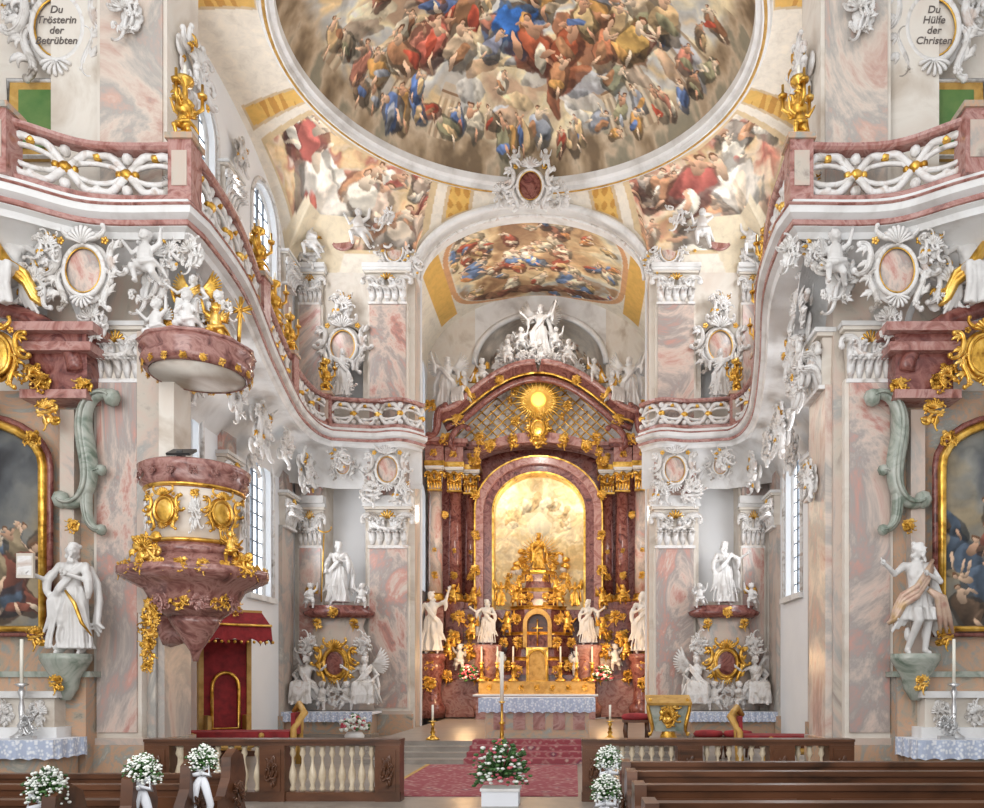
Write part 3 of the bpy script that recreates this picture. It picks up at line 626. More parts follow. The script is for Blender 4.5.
def candelabrum(arms=3):
    mb=MB(); mb.lathe([(.13,0),(.14,.05),(.05,.12),(.04,.3),(.12,.38),(.13,.45),(.05,.52),(.03,.75),(.11,.8),(.12,.86),(.03,.88)],GOLD,n=12)
    mb.T=TR(0,-.03,0,.62); mb.raw(PUGR[0]); mb.T=MIR[1]
    for k in range(arms):
        a=2*pi*k/arms+.5; c,s_=math.cos(a),math.sin(a)
        mb.tube([(0,0,.5),(.14*c,.14*s_,.42),(.22*c,.22*s_,.5),(.22*c,.22*s_,.66)],[.04,.035,.03,.025],GOLD,5)
        mb.lathe([(.06,.66),(.07,.70),(.02,.71),(.02,.85)],GOLD,(.22*c,.22*s_,0),8)
        leaf(mb,(.12*c,.5),pi/2+c,.2,GOLD,.1*s_,.5)
    mb.lathe([(.025,.86),(.022,1.05)],CANDLE,n=8); return mb.mesh('gilt_candelabrum')
CAN=candelabrum()
for s in(-1,1):
    full=pA+pB[1:]+pC[1:]
    mb=MB(); mb.T=MIR[s]
    cor=[(-.5,9.50),(.02,9.50),(.06,9.60),(.16,9.64),(.16,9.76),(.28,9.82),(.30,9.96),(.18,10.0),(.18,10.1),(-.5,10.1)]
    mb.sweep(full,cor,STU)
    mb.sweep(full,[(.165,9.65),(.20,9.66),(.20,9.74),(.165,9.75)],ROSE); mb.sweep(full,[(.30,9.93),(.33,9.95),(.31,9.98)],ROSE)
    wallpt=[]
    for (x,y) in full:
        if y<14.05 and x>5.4: wallpt.append((x,14.9))
        elif y>26.05 and x<6.65: wallpt.append((x,YF))
        else: wallpt.append((XW,y if y>14.2 else 14.9))
    N=len(full)
    for (z0,z1) in((9.51,8.3),(10.05,10.05)):
        vs=[];fs=[];K=5
        for (a,b_) in zip(full,wallpt):
            for k in range(K+1):
                t=k/K; vs.append((a[0]*(1-t)+b_[0]*t,a[1]*(1-t)+b_[1]*t,z0+(z1-z0)*(t**2.2)))
        for i in range(N-1):
            for k in range(K): fs.append((i*(K+1)+k,(i+1)*(K+1)+k,(i+1)*(K+1)+k+1,i*(K+1)+k+1))
        mb.add(vs,fs,STU,True)
    mb.obj('gallery_cornice')
    mb=MB(); mb.T=MIR[s]
    mb.sweep(full,[(-.14,10.1),(.12,10.1),(.12,10.2),(.08,10.24),(-.1,10.24),(-.14,10.2)],ROSE)
    mb.sweep(full,[(-.11,11.0),(.11,11.0),(.15,11.04),(.15,11.10),(-.13,11.10)],ROSE)
    for path in(pA,pB,pC):
        P,L=resample(path,.07); N=len(P); nc=max(1,round(L/1.9)); w=2*pi*nc/(N-1)
        for ph in(0,pi):
            mb.tube([(p[0],p[1],10.62+.30*math.sin(w*i+ph)*(1.15-.15*math.cos(4*w*i))) for i,p in enumerate(P)],.07,ORN,6)
        for c in range(2*nc+1):
            i=min(N-1,int(c*(N-1)/(2*nc))); mb.ell((P[i][0],P[i][1],10.62),(.12,.12,.10),GOLD,8)
            j=min(N-1,int((c+.5)*(N-1)/(2*nc)))
            if c<2*nc:
                h=int(.36/.07)
                pts=[]
                for k in range(16):
                    a=2*pi*k/16; jj=max(0,min(N-1,j+int(round(h*math.cos(a))))); pts.append((P[jj][0],P[jj][1],10.62+.17*math.sin(a)))
                mb.tube(pts,.045,ORN,5,closed=True)
                mb.ell((P[j][0],P[j][1],10.90),(.09,.09,.07),GOLD,6); mb.ell((P[j][0],P[j][1],10.34),(.09,.09,.07),ORN,6)
                for dj in(-h,h):
                    jj=max(0,min(N-1,j+dj)); mb.ell((P[jj][0],P[jj][1],10.62),(.07,.07,.07),GOLD,6)
            for zz in(10.34,10.9): mb.ell((P[i][0],P[i][1],zz),(.10,.10,.10),ORN,6)
    for (x,y) in((5.35,13.95),(5.9,18.6),(6.75,23.0),(6.7,26.2),(8.0,13.2)):
        mb.box(x-.2,x+.2,y-.2,y+.2,10.1,11.2,ROSE); mb.box(x-.24,x+.24,y-.24,y+.24,11.15,11.25,GREY); mb.box(x-.13,x+.13,y-.215,y+.215,10.35,10.95,PALE)
    mb.obj('gallery_balustrade')
    for (x,y) in((5.35,13.95),(5.9,18.6),(6.75,23.0),(6.7,26.2),(6.35,20.8)): place(CAN,'gilt_candelabrum',(s*x,y,11.25 if x!=6.35 else 11.12),R.uniform(-.5,.5),1.25)
# ------------------------------------------------------------------ pilasters
def pilaster(name,x0,x1,y,z0,z1,mt,caph=1.0,s=1,base=True,d=.18):
    mb=MB(); mb.T=MIR[s]
    if base:
        mb.box(x0-.1,x1+.1,y-d-.1,y,z0,z0+.7,GREY); mb.box(x0-.06,x1+.06,y-d-.06,y,z0+.7,z0+.82,PALE)
    zz=z0+(.82 if base else 0)
    mb.box(x0,x1,y-d,y,zz,z1-caph,STW); mb.box(x0+.07,x1-.07,y-d-.04,y-d,zz+.1,z1-caph-.08,mt)
    mb.T=MIR[s]@TR((x0+x1)/2,y-d+.08,z1-caph,sv=((x1-x0),(x1-x0)*.8,caph)); mb.raw(CAPR); mb.T=MIR[s]
    mb.obj(name)
for s in(-1,1):
    for a,b_ in((4.1,5.5),(7.0,7.85)):
        pilaster('pilaster',a,b_,YF,0,7.75,PINK,1.4,s)
        pilaster('pilaster',a+(.05 if a<5 else 0),b_,YF,10.1,15.6,PINK,1.1,s,base=False)
    mb=MB(); mb.T=MIR[s]
    for a,b_ in((4.0,5.6),(6.95,8)): mb.box(a,b_,YF-.35,YF,7.75,8.0,STU); mb.box(a+.1,b_-.1,YF-.25,YF,8.0,9.4,PINK)
    mb.tube([(p[0],YF-.12,p[1]) for p in arcpts(6.3,8.3,.78,.78,16)],.07,STU,6)
    for x in(4.0,6.9): mb.box(x,x+1.65 if x<5 else 8,YF-.4,YF,15.6,15.75,STU)
    mb.obj('wall_entablature')
    pilaster('pier_pilaster',6.25,7.1,14.4,0,8.2,PINK,1.0,s)
    pilaster('pier_pilaster',5.85,7.1,14.5,10.1,17.5,PINKL,1.0,s,base=False)
    mb=MB(); mb.T=MIR[s]@Matrix.Translation((6.1,14.98,0))@Matrix.Rotation(-pi/2,4,'Z')
    mb.box(-.5,.5,-.12,0,.8,7.2,PINKL); mb.box(-.55,.55,-.2,0,0,.8,GREY)
    mb.T=mb.T@TR(0,-.06,7.2,sv=(1.0,1.1,1.0)); mb.raw(CAPR); mb.obj('pier_side_pilaster')
    for yy in(21.6,26.0,16.7):
        mb=MB(); mb.T=MIR[s]@Matrix.Translation((XW,yy,0))@Matrix.Rotation(-pi/2,4,'Z')
        mb.box(-.5,.5,-.12,0,0,6.8,PALE); mb.box(-.56,.56,-.18,0,0,.7,GREY); T0=mb.T
        mb.T=T0@TR(0,-.1,6.8,sv=(1.0,1,1.1)); mb.raw(CAPR); mb.T=T0
        mb.box(-.45,.45,-.12,0,7.9,9.0,PINK); mb.box(-.4,.4,-.12,0,10.1,14.6,PINKL); mb.T=T0@TR(0,-.1,14.6,sv=(.9,1,1.0)); mb.raw(CAPR)
        mb.obj('side_wall_pilaster')
    DEC=empty('stucco_decoration')
    def dec(me,nm,x,y,z,sc,rz=0): return place(me,nm,(s*x,y,z),rz*s,sc,parent=DEC)
    dec(CARM,'stucco_cartouche',6.95,13.75,8.85,.9); dec(CARM,'stucco_cartouche',4.75,26.5,8.8,1.0); dec(CARM,'stucco_cartouche',6.3,26.75,9.0,.65)
    cw=dec(CARTW,'inscribed_cartouche',7.95,14.65,13.7,1.25); dec(CARM,'stucco_cartouche',6.3,26.8,13.0,1.2); dec(CARM,'stucco_cartouche',4.6,26.8,16.2,.8)
    for k,tx in enumerate(['Du','Trösterin' if s<0 else 'Hülfe','der','Betrübten' if s<0 else 'Christen']):
        cu=bpy.data.curves.new('inscription','FONT'); cu.body=tx; cu.size=.15; cu.align_x='CENTER'; cu.extrude=.004; cu.offset=.001; cu.shear=.2
        cu.materials.append(INK); to=bpy.data.objects.new('inscription_line_%d'%(k+1),cu); C.collection.objects.link(to); to.parent=cw; to.location=(0,-.125,.19-.15*k); to.rotation_euler=(pi/2,0,0)
    for k,(x,y,z,sc,rz) in enumerate([(6.0,14.0,8.8,.9,0),(7.9,13.9,8.7,.8,0),(5.75,15.0,8.7,1.1,-pi/2),(6.3,17.5,8.8,1.2,-pi/2),(6.9,19.6,8.8,1.1,-pi/2),(7.1,21.6,8.6,1.3,-pi/2),(7.3,24,8.9,1.0,-pi/2),(7.3,25.8,8.5,1.2,-pi/2),(7.4,26.7,8.6,.9,0),(4.3,26.5,8.1,.8,0),(5.3,26.5,8.1,.8,0),(6.3,26.3,9.1,.7,0),
        (7.7,16.7,15.8,1.3,-pi/2),(7.85,22.2,16.4,.8,-pi/2),(7.4,26.7,16.2,1.0,0),(5.2,26.8,16.5,.9,0),(4.8,26.2,17.1,.9,0),(6.3,26.7,14.3,.9,0),(6.3,26.7,11.6,.8,0),(5.75,15.0,13.2,1.1,-pi/2),(6.5,14.2,13.6,.7,0),(9.7,14.6,12.6,.9,0),(9.0,14.5,9.3,.9,0),(5.6,13.95,9.25,.5,0),
        (5.75,15.0,7.6,.9,-pi/2),(5.9,15.0,5.6,.7,-pi/2),(7.6,22.5,8.2,.9,-pi/2),(4.0,26.8,15.7,.7,0),(6.9,13.9,8.0,.6,0),(5.6,14.3,10.6,.6,0),(7.2,14.7,14.3,.6,0),(8.8,14.7,14.2,.7,0),(5.1,13.7,9.1,.5,0),(7.5,13.6,9.2,.5,0)]):
        dec(FLO[k%4],'stucco_flourish',x,y,z,sc,rz)
    for k,(x,y,z,sc,rz) in enumerate([(5.9,13.9,8.9,.9,0),(6.1,16.4,9.0,1,-1),(7.2,22.3,8.9,1,-1),(5.6,26.3,16.3,1.2,0),(7.2,26.4,16,1.1,0),(6.8,21.5,12,1,-1)]):
        dec(PUM[k%3],'stucco_putto',x,y-.2,z-.3,sc*1.2,rz)
    mb=MB(); mb.T=MIR[s]; mb.box(7.45,9.0,14.75,14.9,11.5,12.9,GOLDD); mb.box(7.68,8.78,14.7,14.76,11.65,12.7,PANEL); mb.tube([(7.45,14.75,11.5),(9.0,14.75,11.5),(9.0,14.75,12.9),(7.45,14.75,12.9)],.045,ORN,6,closed=True); mb.obj('gallery_panel_picture')
    mb=MB(); mb.T=MIR[s]
    mb.band(arcpts(9.6,8.0,2.1,1.6,24),arcpts(9.6,8.0,2.35,1.85,24),14.5,14.9,STU); mb.tube([(p[0],14.45,p[1]) for p in arcpts(9.6,8.0,2.2,1.7,24)],.09,STU,6)
    mb.box(7.15,12,14.3,14.9,7.85,8.05,STU); mb.obj('trim_3')
mb=MB(); mb.T=TR(0,26.0,17.85,1.1); mb.raw(cartouche(RED,ORN,5,acc=GOLD).getraw())
for k in range(3): mb.T=TR((k-1)*.9,26.1,17.8-.15*abs(k-1),.85); mb.raw(FLOR[k])
for s in(-1,1): mb.T=TR(s*.5,25.8,18.35,.7,rz=s*.4); mb.raw(PUR[0])
mb.obj('coat_of_arms_cartouche')
for s in(-1,1):
    mb=MB(); mb.lathe([(.36,0),(.42,.06),(.34,.1),(.3,.08),(.0,.08)],ROSE,n=24); o=mb.obj('stucco_medallion',(s*6.25,26.6,16.5)); o.rotation_euler=(pi/2,0,0)
    place(FM[3],'stucco_figure',(s*5.3,26.5,16.6),0,(s*.75,.75,.75))
    place(FM[4],'stucco_angel',(s*6.3,26.7,11.2),0,(s*.95,.95,.95))
# ------------------------------------------------------------------ front side altars
def frame(mb,x0,x1,z0,z1,rise,y,w,mt):
    cx=(x0+x1)/2; A=[(x0,z0)]+arcpts(cx,z1,(x1-x0)/2,rise,14)+[(x1,z0)]
    mb.tube([(p[0],y,p[1]) for p in A],w,mt,6,closed=True); return A
for s in(-1,1):
    root=empty('side_altar')
    mb=MB(); mb.T=MIR[s]
    mb.box(7.0,11.5,14.25,14.85,.0,7.0,GREY); mb.box(7.35,7.6,14.05,14.3,.9,6.6,PALE)
    mb.box(7.05,11.5,13.9,14.3,0,1.9,GREY); mb.box(6.95,11.5,13.85,14.3,1.9,2.0,GREEN)
    mb.box(6.95,8.1,13.75,14.6,6.7,6.85,ROSE);mb.box(7.0,8.0,13.85,14.6,6.85,7.5,RED); mb.box(6.85,8.2,13.7,14.6,7.5,7.65,ROSE); mb.box(6.95,8.1,13.75,14.6,7.65,7.8,RED)
    mb.box(6.75,8.3,13.6,14.6,7.8,7.95,ROSE)
    AA=arcpts(9.4,7.2,2.2,1.2,28); mb.tube([(p[0],13.9,p[1]) for p in AA],.16,RED,8)
    mb.T=MIR[s]@TR(7.1,14.0,5.9); scr(mb,(0,0),pi/2-.2,2.6,5.5,.3,'S',.17,GREEN,n=26); scr(mb,(0,-.9),pi/2,1.3,7,.4,'C',.11,GREEN,n=16)
    for (x,y,z,q_,k) in((7.05,13.85,6.9,.35,0),(7.6,13.75,6.45,.45,1),(7.85,13.75,6.0,.3,2),(7.85,13.75,7.1,.4,2),(7.7,13.75,6.95,.35,0),(9.0,13.95,6.55,.7,1),(7.2,13.8,4.5,.25,0),(7.8,13.75,2.6,.35,1)):
        mb.T=MIR[s]@TR(x,y,z,q_); mb.raw(FLGR[k])
    mb.T=MIR[s]@TR(8.4,13.6,7.35,.75); mb.raw(CGR)
    mb.T=MIR[s]
    frame(mb,7.9,10.4,2.75,5.6,.8,14.05,.08,GOLD); frame(mb,7.8,10.5,2.65,5.62,.9,14.1,.06,RED)
    mb.obj('altar_retable',parent=root)
    n,m_=160,220; U=np.linspace(0,1,n)[:,None]+np.zeros((1,m_));V=np.linspace(0,1,m_)[None,:]+np.zeros((n,1))
    X=7.93+2.45*U; top=5.6+.78*np.sqrt(np.clip(1-((X-9.15)/1.26)**2,0,1)); Z=2.8+(top-2.8)*V
    col,_=paint(X,Z,40+s,22,(7.9,10.2,3.0,4.8),.6,pal=[(.12,.12,.13),(.22,.23,.24),(.36,.36,.34),(.46,.40,.30)],rob=[(.5,.24,.18),(.24,.3,.38),(.5,.42,.3),(.3,.22,.16)],light=.8)
    grid('altar_painting',np.stack([X*s,X*0+14.12,Z],-1),col,parent=root)
    mb=MB(); mb.T=MIR[s]
    mb.lathe([(.08,1.5),(.2,1.7),(.24,1.9),(.36,2.1),(.42,2.2),(.42,2.3)],GREEN,(7.3,13.75,0),16,sy=.8)
    mb.T=MIR[s]@TR(7.3,13.5,1.8,.28); mb.raw(FLGR[1]); mb.T=MIR[s]
    mb.box(7.3,10.5,13.5,13.9,.87,1.05,STU); mb.box(7.4,10.4,13.6,13.9,1.05,1.55,STW); mb.box(7.3,10.5,13.5,13.9,1.55,1.66,STU)
    for k in range(5): mb.T=MIR[s]@TR(7.65+.6*k,13.58,1.28,.42); mb.raw(FLOR[k%3])
    mb.T=MIR[s]; mb.obj('statue_console',parent=root)
    mb=MB(); mb.T=MIR[s]; mb.box(7.15,10.5,13.1,13.85,0,.8,GREY); mb.box(7.0,10.6,12.95,13.85,.8,.87,CLOTH)
    P,L=resample([(7.0,13.85),(7.0,12.95),(10.6,12.95)],.05)
    vs=[];fs=[]
    for i,p in enumerate(P): o_=.012*math.sin(i*1.0); vs+=[(p[0]-o_-.01,p[1]-o_-.01,.875),(p[0]-o_*2-.02,p[1]-o_*2-.02,.55+.03*abs(math.sin(i*.6)))]
    for i in range(len(P)-1): fs.append((2*i,2*i+2,2*i+3,2*i+1))
    mb.add(vs,fs,LACE); mb.obj('altar_table',parent=root)
    st=FM[0] if s<0 else FM[1]; place(st,'apostle_statue' if s<0 else 'martyr_statue',(s*(7.15 if s<0 else 7.3),13.7,2.27),0,(1.08,1.08,1.08))
    place(FM[5],'angel_statue',(s*8.3,13.9,7.75),0,(s*1.15,1.15,1.15))
def candlestick(h,lit,mt=SILV,name='candlestick'):
    mb=MB(); k=h/1.0; mb.lathe([(.16,0),(.17,.04),(.08,.1),(.04,.16),(.07,.22),(.03,.3),(.05,.4*k),(.025,.5*k),(.06,.6*k),(.03,.66*k),(.11,.7*k),(.03,.72*k)],mt,n=14)
    mb.lathe([(.028,.7*k),(.026,.7*k+lit)],CANDLE,n=8); return mb.mesh(name)
CSM=candlestick(1.3,.75); CSG=candlestick(.8,.5,GOLD)
for s in(-1,1):
    place(CSM,'candlestick',(s*7.75,13.3,.87))
    mb=MB(); mb.T=TR(0,0,.24,.32); mb.raw(flourish(77,SILV,6).getraw()); mb.T=MIR[1]; mb.box(-.12,.12,-.06,.06,0,.06,SILV); mb.obj('altar_reliquary',(s*7.55,13.15,.87))
# ------------------------------------------------------------------ chancel side altars
for s in(-1,1):
    root=empty('chancel_side_altar')
    mb=MB(); mb.T=MIR[s]@TR(6.5,26.6,0)
    mb.box(-1.5,1.4,-1.3,-.3,0,.12,FLOORM); mb.box(-1.35,1.35,-1.0,.1,.1,.75,GREY); mb.box(-1.5,1.4,-1.15,.1,.75,.83,CLOTH)
    vs=[];fs=[];N=60
    for i in range(N+1): x=-1.5+2.9*i/N; w=.02*math.sin(i*1.4); vs+=[(x,-1.17+w,.835),(x,-1.19+w*2,.5+.03*abs(math.sin(i)))]
    for i in range(N): fs.append((2*i,2*i+2,2*i+3,2*i+1))
    mb.add(vs,fs,LACE)
    mb.obj('altar_table',parent=root)
    mb=MB(); T0=MIR[s]@TR(6.4,26.6,0); mb.T=T0
    mb.lathe([(1.2,.85),(1.1,1.2),(.85,1.6),(.95,2.4),(1.0,3.2),(.8,3.6),(.9,3.9)],PALE,n=20,sy=.35)
    mb.lathe([(.95,3.9),(1.15,4.0),(1.2,4.1),(.95,4.2),(1.0,4.3)],RED,n=24,sy=.5)
    mb.T=T0@TR(0,-.4,2.4,.95); mb.raw(cartouche(RED,GOLD,7).getraw())
    for t in(-1,1):
        mb.T=T0@TR(t*.95,-.35,.7,sv=(t*1.1,1.1,1.1)); mb.raw(FR[5],ORN)
        mb.T=T0@TR(t*.9,-.35,3.0,.7); mb.raw(FLOR[1]); mb.T=T0@TR(t*.85,-.3,4.2,.95); mb.raw(PUR[(t+1)//2])
        mb.T=T0@TR(t*.6,-.35,3.7,.35); mb.raw(FLGR[1]); mb.T=T0@TR(t*1.0,-.35,1.6,.7); mb.raw(FLOR[0])
        mb.T=T0@TR(t*.4,-.5,.85,1.1,rz=.3*t); mb.raw(PUR[0],ORN)
    mb.T=T0@TR(0,-.4,1.3,.6); mb.raw(FLOR[2]); mb.T=T0@TR(0,-.6,4.05,.35); mb.raw(FLGR[0])
    mb.obj('altar_reredos',parent=root)
    place(FM[7] if s<0 else FM[2],'bishop_statue' if s<0 else 'saint_statue',(s*6.4,26.55,4.3),0,1.2)
mb=MB(); mb.lathe([(.2,0),(.27,.2),(.2,.3)],STU,n=12)
for i in range(150):
    a=R.uniform(0,2*pi);b_=R.uniform(0,1.5);r_=.42*R.uniform(.6,1); mb.ell((r_*math.cos(a)*math.cos(b_),r_*math.sin(a)*math.cos(b_)*.7,.35+r_*math.sin(b_)),R.uniform(.03,.06),[FLW,FLW,LEAF,FLP][i%4 if i%3 else 0],6)
mb.obj('flower_arrangement',(-5.0,23.4,.0),sc=1.1)
# ------------------------------------------------------------------ pulpit
mb=MB(); c=(-5.05,13.35,0)
mb.lathe([(.84,5.12),(.9,5.2),(.98,5.28),(.94,5.4),(1.0,5.5),(1.02,5.6),(.92,5.66),(.85,5.66),(.8,5.3)],PUL,c,32)
mb.lathe([(.74,4.15),(.8,4.4),(.86,4.8),(.87,5.12)],STW,c,32)
mb.lathe([(.88,3.9),(.95,4.0),(.82,4.08),(.78,4.18)],PUL,c,32)
mb.lathe([(.5,2.75),(.7,2.9),(.82,3.1),(.92,3.28),(1.15,3.4),(1.36,3.52),(1.36,3.64),(1.15,3.72),(.98,3.82),(.88,3.92)],PUL,c,40,8,.03)
mb.lathe([(.89,5.14),(.92,5.18),(.89,5.22)],GOLD,c,32); mb.lathe([(.83,4.12),(.87,4.16),(.8,4.2)],GOLD,c,32)
mb.lathe([(.05,1.9),(.1,2.1),(.3,2.4),(.42,2.6),(.5,2.75)],PUL,c,20)
for a in(-2.3,-1.75,-1.15,-.6,.1):
    x,y=c[0]+.88*math.cos(a),c[1]+.88*math.sin(a)
    if a in(-1.75,-.6): mb.T=TR(x,y,4.68,sv=(.52,.5,.5),rz=a+pi/2); mb.raw(CGR)
    else: mb.T=TR(x,y,4.62,sv=(.26,.25,.62),rz=a+pi/2); mb.raw(FLOR[0]); mb.T=TR(x,y,5.0,.17,rz=a+pi/2); mb.raw(FLGR[0])
for i in range(12):
    a=-pi+.1+i*pi/11; mb.T=TR(c[0]+1.3*math.cos(a),c[1]+1.3*math.sin(a),3.62,.26,rz=a+pi/2); mb.raw(FLGR[i%3])
for i in range(7):
    a=-pi+.3+i*pi/7; mb.T=TR(c[0]+.76*math.cos(a),c[1]+.76*math.sin(a),3.05,.4,rz=a+pi/2); mb.raw(FLGR[i%3]) if i%2 else mb.raw(FLOR[i%3],ROSE)
for i in range(9):
    a=-pi+i*pi/8; mb.T=TR(c[0]+.98*math.cos(a),c[1]+.98*math.sin(a),5.42,.18,rz=a+pi/2); mb.raw(FLGR[i%3],PUL)
mb.T=TR(c[0]-.35,c[1]-1.15,3.9,.6); mb.raw(FLGR[0]); mb.T=TR(c[0]+1.0,c[1]-.75,3.7,.7,rz=.6); mb.raw(PUGR[0]); mb.T=TR(c[0]+1.15,c[1]-.6,3.7,.5); mb.raw(FLGR[2])
for k in range(6):
    mb.T=TR(c[0]-.55-.02*k,c[1]-.55,2.9-.22*k,.40-.03*k,ry=k*1.3); mb.raw(FLGR[k%3])
mb.T=MIR[1]
mb.box(-6.5,-5.8,13.9,14.6,2.9,8.6,PALE); mb.box(-5.9,-5.6,13.6,14.3,5.6,7.6,STW)
mb.tube([(-6.1,14.4,2.9),(-5.8,13.9,2.4),(-5.3,13.6,2.4)],[.3,.22,.1],PUL,8)
mb.T=TR(c[0]+.1,c[1]-.75,5.75,rx=.5); mb.box(-.22,.22,-.16,.16,0,.05,BLACK); mb.T=MIR[1]; mb.box(c[0]+.05,c[0]+.15,c[1]-.85,c[1]-.7,5.5,5.78,BLACK)
dz=.85; c2=(-5.0,13.35,dz)
mb.lathe([(.0,6.80),(.4,6.79),(.7,6.72),(.86,6.61)],STW,c2,36)
mb.lathe([(.0,6.84),(.4,6.83),(.7,6.76),(.87,6.62),(.89,6.60),(.96,6.66),(1.02,6.78),(.97,6.9),(1.04,6.98),(1.02,7.08),(.85,7.16),(.6,7.35),(.35,7.45),(.0,7.5)],PUL,c2,36)
mb.lathe([(.02,6.76),(.12,6.74),(.2,6.76),(.22,6.80)],GOLD,c2,16)
for i in range(8):
    a=2*pi*i/8; mb.tube([(c2[0]+r_*math.cos(a),c2[1]+r_*math.sin(a),z+dz) for r_,z in((.2,6.77),(.5,6.74),(.8,6.64))],[.02,.03,.02],GOLD,5)
mb.lathe([(.94,7.10),(1.05,7.12),(.94,7.20)],ROSE,c2,36,12,.03)
for i in range(18):
    a=2*pi*i/18; x,y=c2[0]+.97*math.cos(a),c2[1]+.97*math.sin(a)
    mb.T=TR(x,y,6.66+dz,.15,rz=a+pi/2); mb.raw(FLGR[i%3])
mb.T=MIR[1]
for i,(x,y,z,q_,g_) in enumerate([(-.6,-.4,7.05,1.0,0),(.55,-.45,7.05,.9,1),(0,-.45,7.15,1.05,0),(-.3,.1,7.5,1.0,1),(.35,.1,7.45,1.0,0)]):
    mb.T=TR(c2[0]+x,c2[1]+y,z+dz,q_,rz=.5*x); mb.raw(PUGR[0] if g_ else PUR[i%3])
for i in range(9): mb.T=TR(c2[0]+R.uniform(-.7,.7),c2[1]-.2,7.25+dz+R.uniform(0,.6),.45); mb.raw(FLOR[i%3]) if i%3==0 else mb.raw(FLGR[i%3])
mb.T=TR(c2[0]-.1,c2[1],7.3+dz,.72); mb.raw(FR[5]); mb.T=MIR[1]
mb.tube([(-4.2,13.3,7.0+dz),(-4.1,13.2,8.1+dz)],.04,GOLD,6); mb.tube([(-4.35,13.2,7.8+dz),(-3.9,13.25,7.9+dz)],.035,GOLD,6)
for i in range(8): mb.tube([(-4.12,13.2,7.85+dz),(-4.12+.24*math.cos(i*pi/4+.4),13.2,7.85+dz+.24*math.sin(i*pi/4+.4))],[.02,.008],GOLD,4)
q_=.87
mb.obj('pulpit',(-5.0+q_*5.05,13.6-q_*13.35,3.66-q_*3.62),0,q_)
# ------------------------------------------------------------------ HIGH ALTAR
root=empty('high_altar')
mb=MB()
mb.box(-4.6,4.6,31.2,33.2,.4,1.9,ROSE); mb.box(-4.7,4.7,31.1,33.2,1.9,2.05,RED)
for s in(-1,1):
    mb.T=MIR[s]
    for (x,y,w,mt_) in((4.1,31.9,.42,ROSE),(3.35,32.1,.4,RED),(2.75,32.5,.4,ROSE)):
        mb.box(x-w,x+w,y-w,y+w,2.05,2.3,RED); mb.box(x-w*.85,x+w*.85,y-w*.85,y+w*.85,2.3,4.7,mt_); mb.box(x-w,x+w,y-w,y+w,4.7,4.95,RED)
        mb.lathe([(.36,4.95),(.38,5.05),(.3,5.15),(.33,5.22),(.27,5.3)],GOLD,(x,y,0),20)
        cm=PINK if x>4 else RED
        mb.lathe([(.27,5.3),(.27,7),(.24,9.4)],cm,(x,y,0),20)
        T0=mb.T; mb.T=T0@TR(x,y-.22,9.4,sv=(.62,.7,.9)); mb.raw(CAPG); mb.T=T0@TR(x,y,9.4,sv=(.6,.5,.9),rz=-pi/2); mb.raw(CAPG); mb.T=T0
        mb.box(x-.4,x+.4,y-.4,y+.4,10.3,10.5,GOLD); mb.box(x-.36,x+.36,y-.36,y+.5,10.5,11.1,ROSE); mb.box(x-.5,x+.5,y-.5,y+.5,11.1,11.22,RED); mb.box(x-.56,x+.56,y-.56,y+.5,11.22,11.38,ROSE)
        for (zz,qq) in((3.6,.6),(2.8,.4),(4.35,.4),(10.8,.4),(6.0,.4),(7.0,.25)): mb.T=T0@TR(x,y-(.45 if zz<5 or zz>10 else .28),zz,qq*.75); mb.raw(FLGR[int(zz+x)%3]); mb.T=T0
    for (x,y,z) in((4.05,30.8,2.85),(1.95,31.0,3.2)):
        mb.lathe([(.5,.4),(.55,.8),(.4,1.0),(.34,1.5),(.42,2.1),(.5,2.4),(.45,z-.3),(.55,z-.2),(.58,z)],RED if x>3 else ROSE,(x,y,0),20)
        T0=mb.T; mb.T=T0@TR(x,y-.45,1.7,.55); mb.raw(FLGR[0]); mb.T=T0@TR(x,y-.4,2.4,.4); mb.raw(FLGR[2]); mb.T=T0
    n=20; inn=[];out=[]
    for i in range(n+1):
        t=i/n; x=3.75*(1-t); z=11.6+2.3*math.sin(t*pi/2)+ .35*math.exp(-((t-.0)/.1)**2)
        inn.append((x,z)); out.append((x+.12,z+.42))
    mb.band(inn,out,31.4,32.6,RED)
    mb.tube([(p[0],31.35,p[1]) for p in out],.12,ROSE,8); mb.tube([(p[0],31.38,p[1]) for p in inn],.05,GOLD,6); mb.tube([(p[0]*.97,31.45,p[1]-.22) for p in inn],.13,RED,6)
    scr(mb,(3.95,12.0),pi/2,1.5,6,.5,'S',.18,RED,y=31.35,n=18)
    scr(mb,(3.3,11.5),pi/2+.6,1.4,7,.8,'C',.13,RED,y=31.3,n=18)
    for k,(x,z,q_) in enumerate([(3.1,12.0,.5),(2.3,11.3,.5),(3.6,11.3,.5),(1.5,13.6,.4),(2.6,12.9,.4),(2.5,10.6,.5),(2.5,9.2,.4),(2.5,7.6,.4),(2.5,6.2,.45),(3.7,8.4,.3),(1.0,11.2,.5),(4.2,12.6,.5),(1.9,11.0,.45)]):
        T0=mb.T; mb.T=T0@TR(x,31.35 if z>10.7 else 31.75,z,q_); mb.raw(FLGR[k%3]); mb.T=T0
mb.T=MIR[1]
for (w0,w1,yy,mt_) in((1.85,2.2,32.0,RED),(2.2,2.5,31.8,ROSE),(1.79,1.87,31.95,GOLD),(2.5,2.56,31.75,GOLD)):
    I=[(-w0,4.6)]+arcpts(0,8.6,w0,w0*.85,24)+[(w0,4.6)]; O=[(-w1,4.6)]+arcpts(0,8.6,w1,w1*.85,24)+[(w1,4.6)]
    mb.band(I,O,yy,32.8,mt_)
mb.box(-2.6,2.6,31.9,32.7,4.3,4.65,RED); mb.box(-4.6,4.6,33.0,33.2,2,11.4,RED)
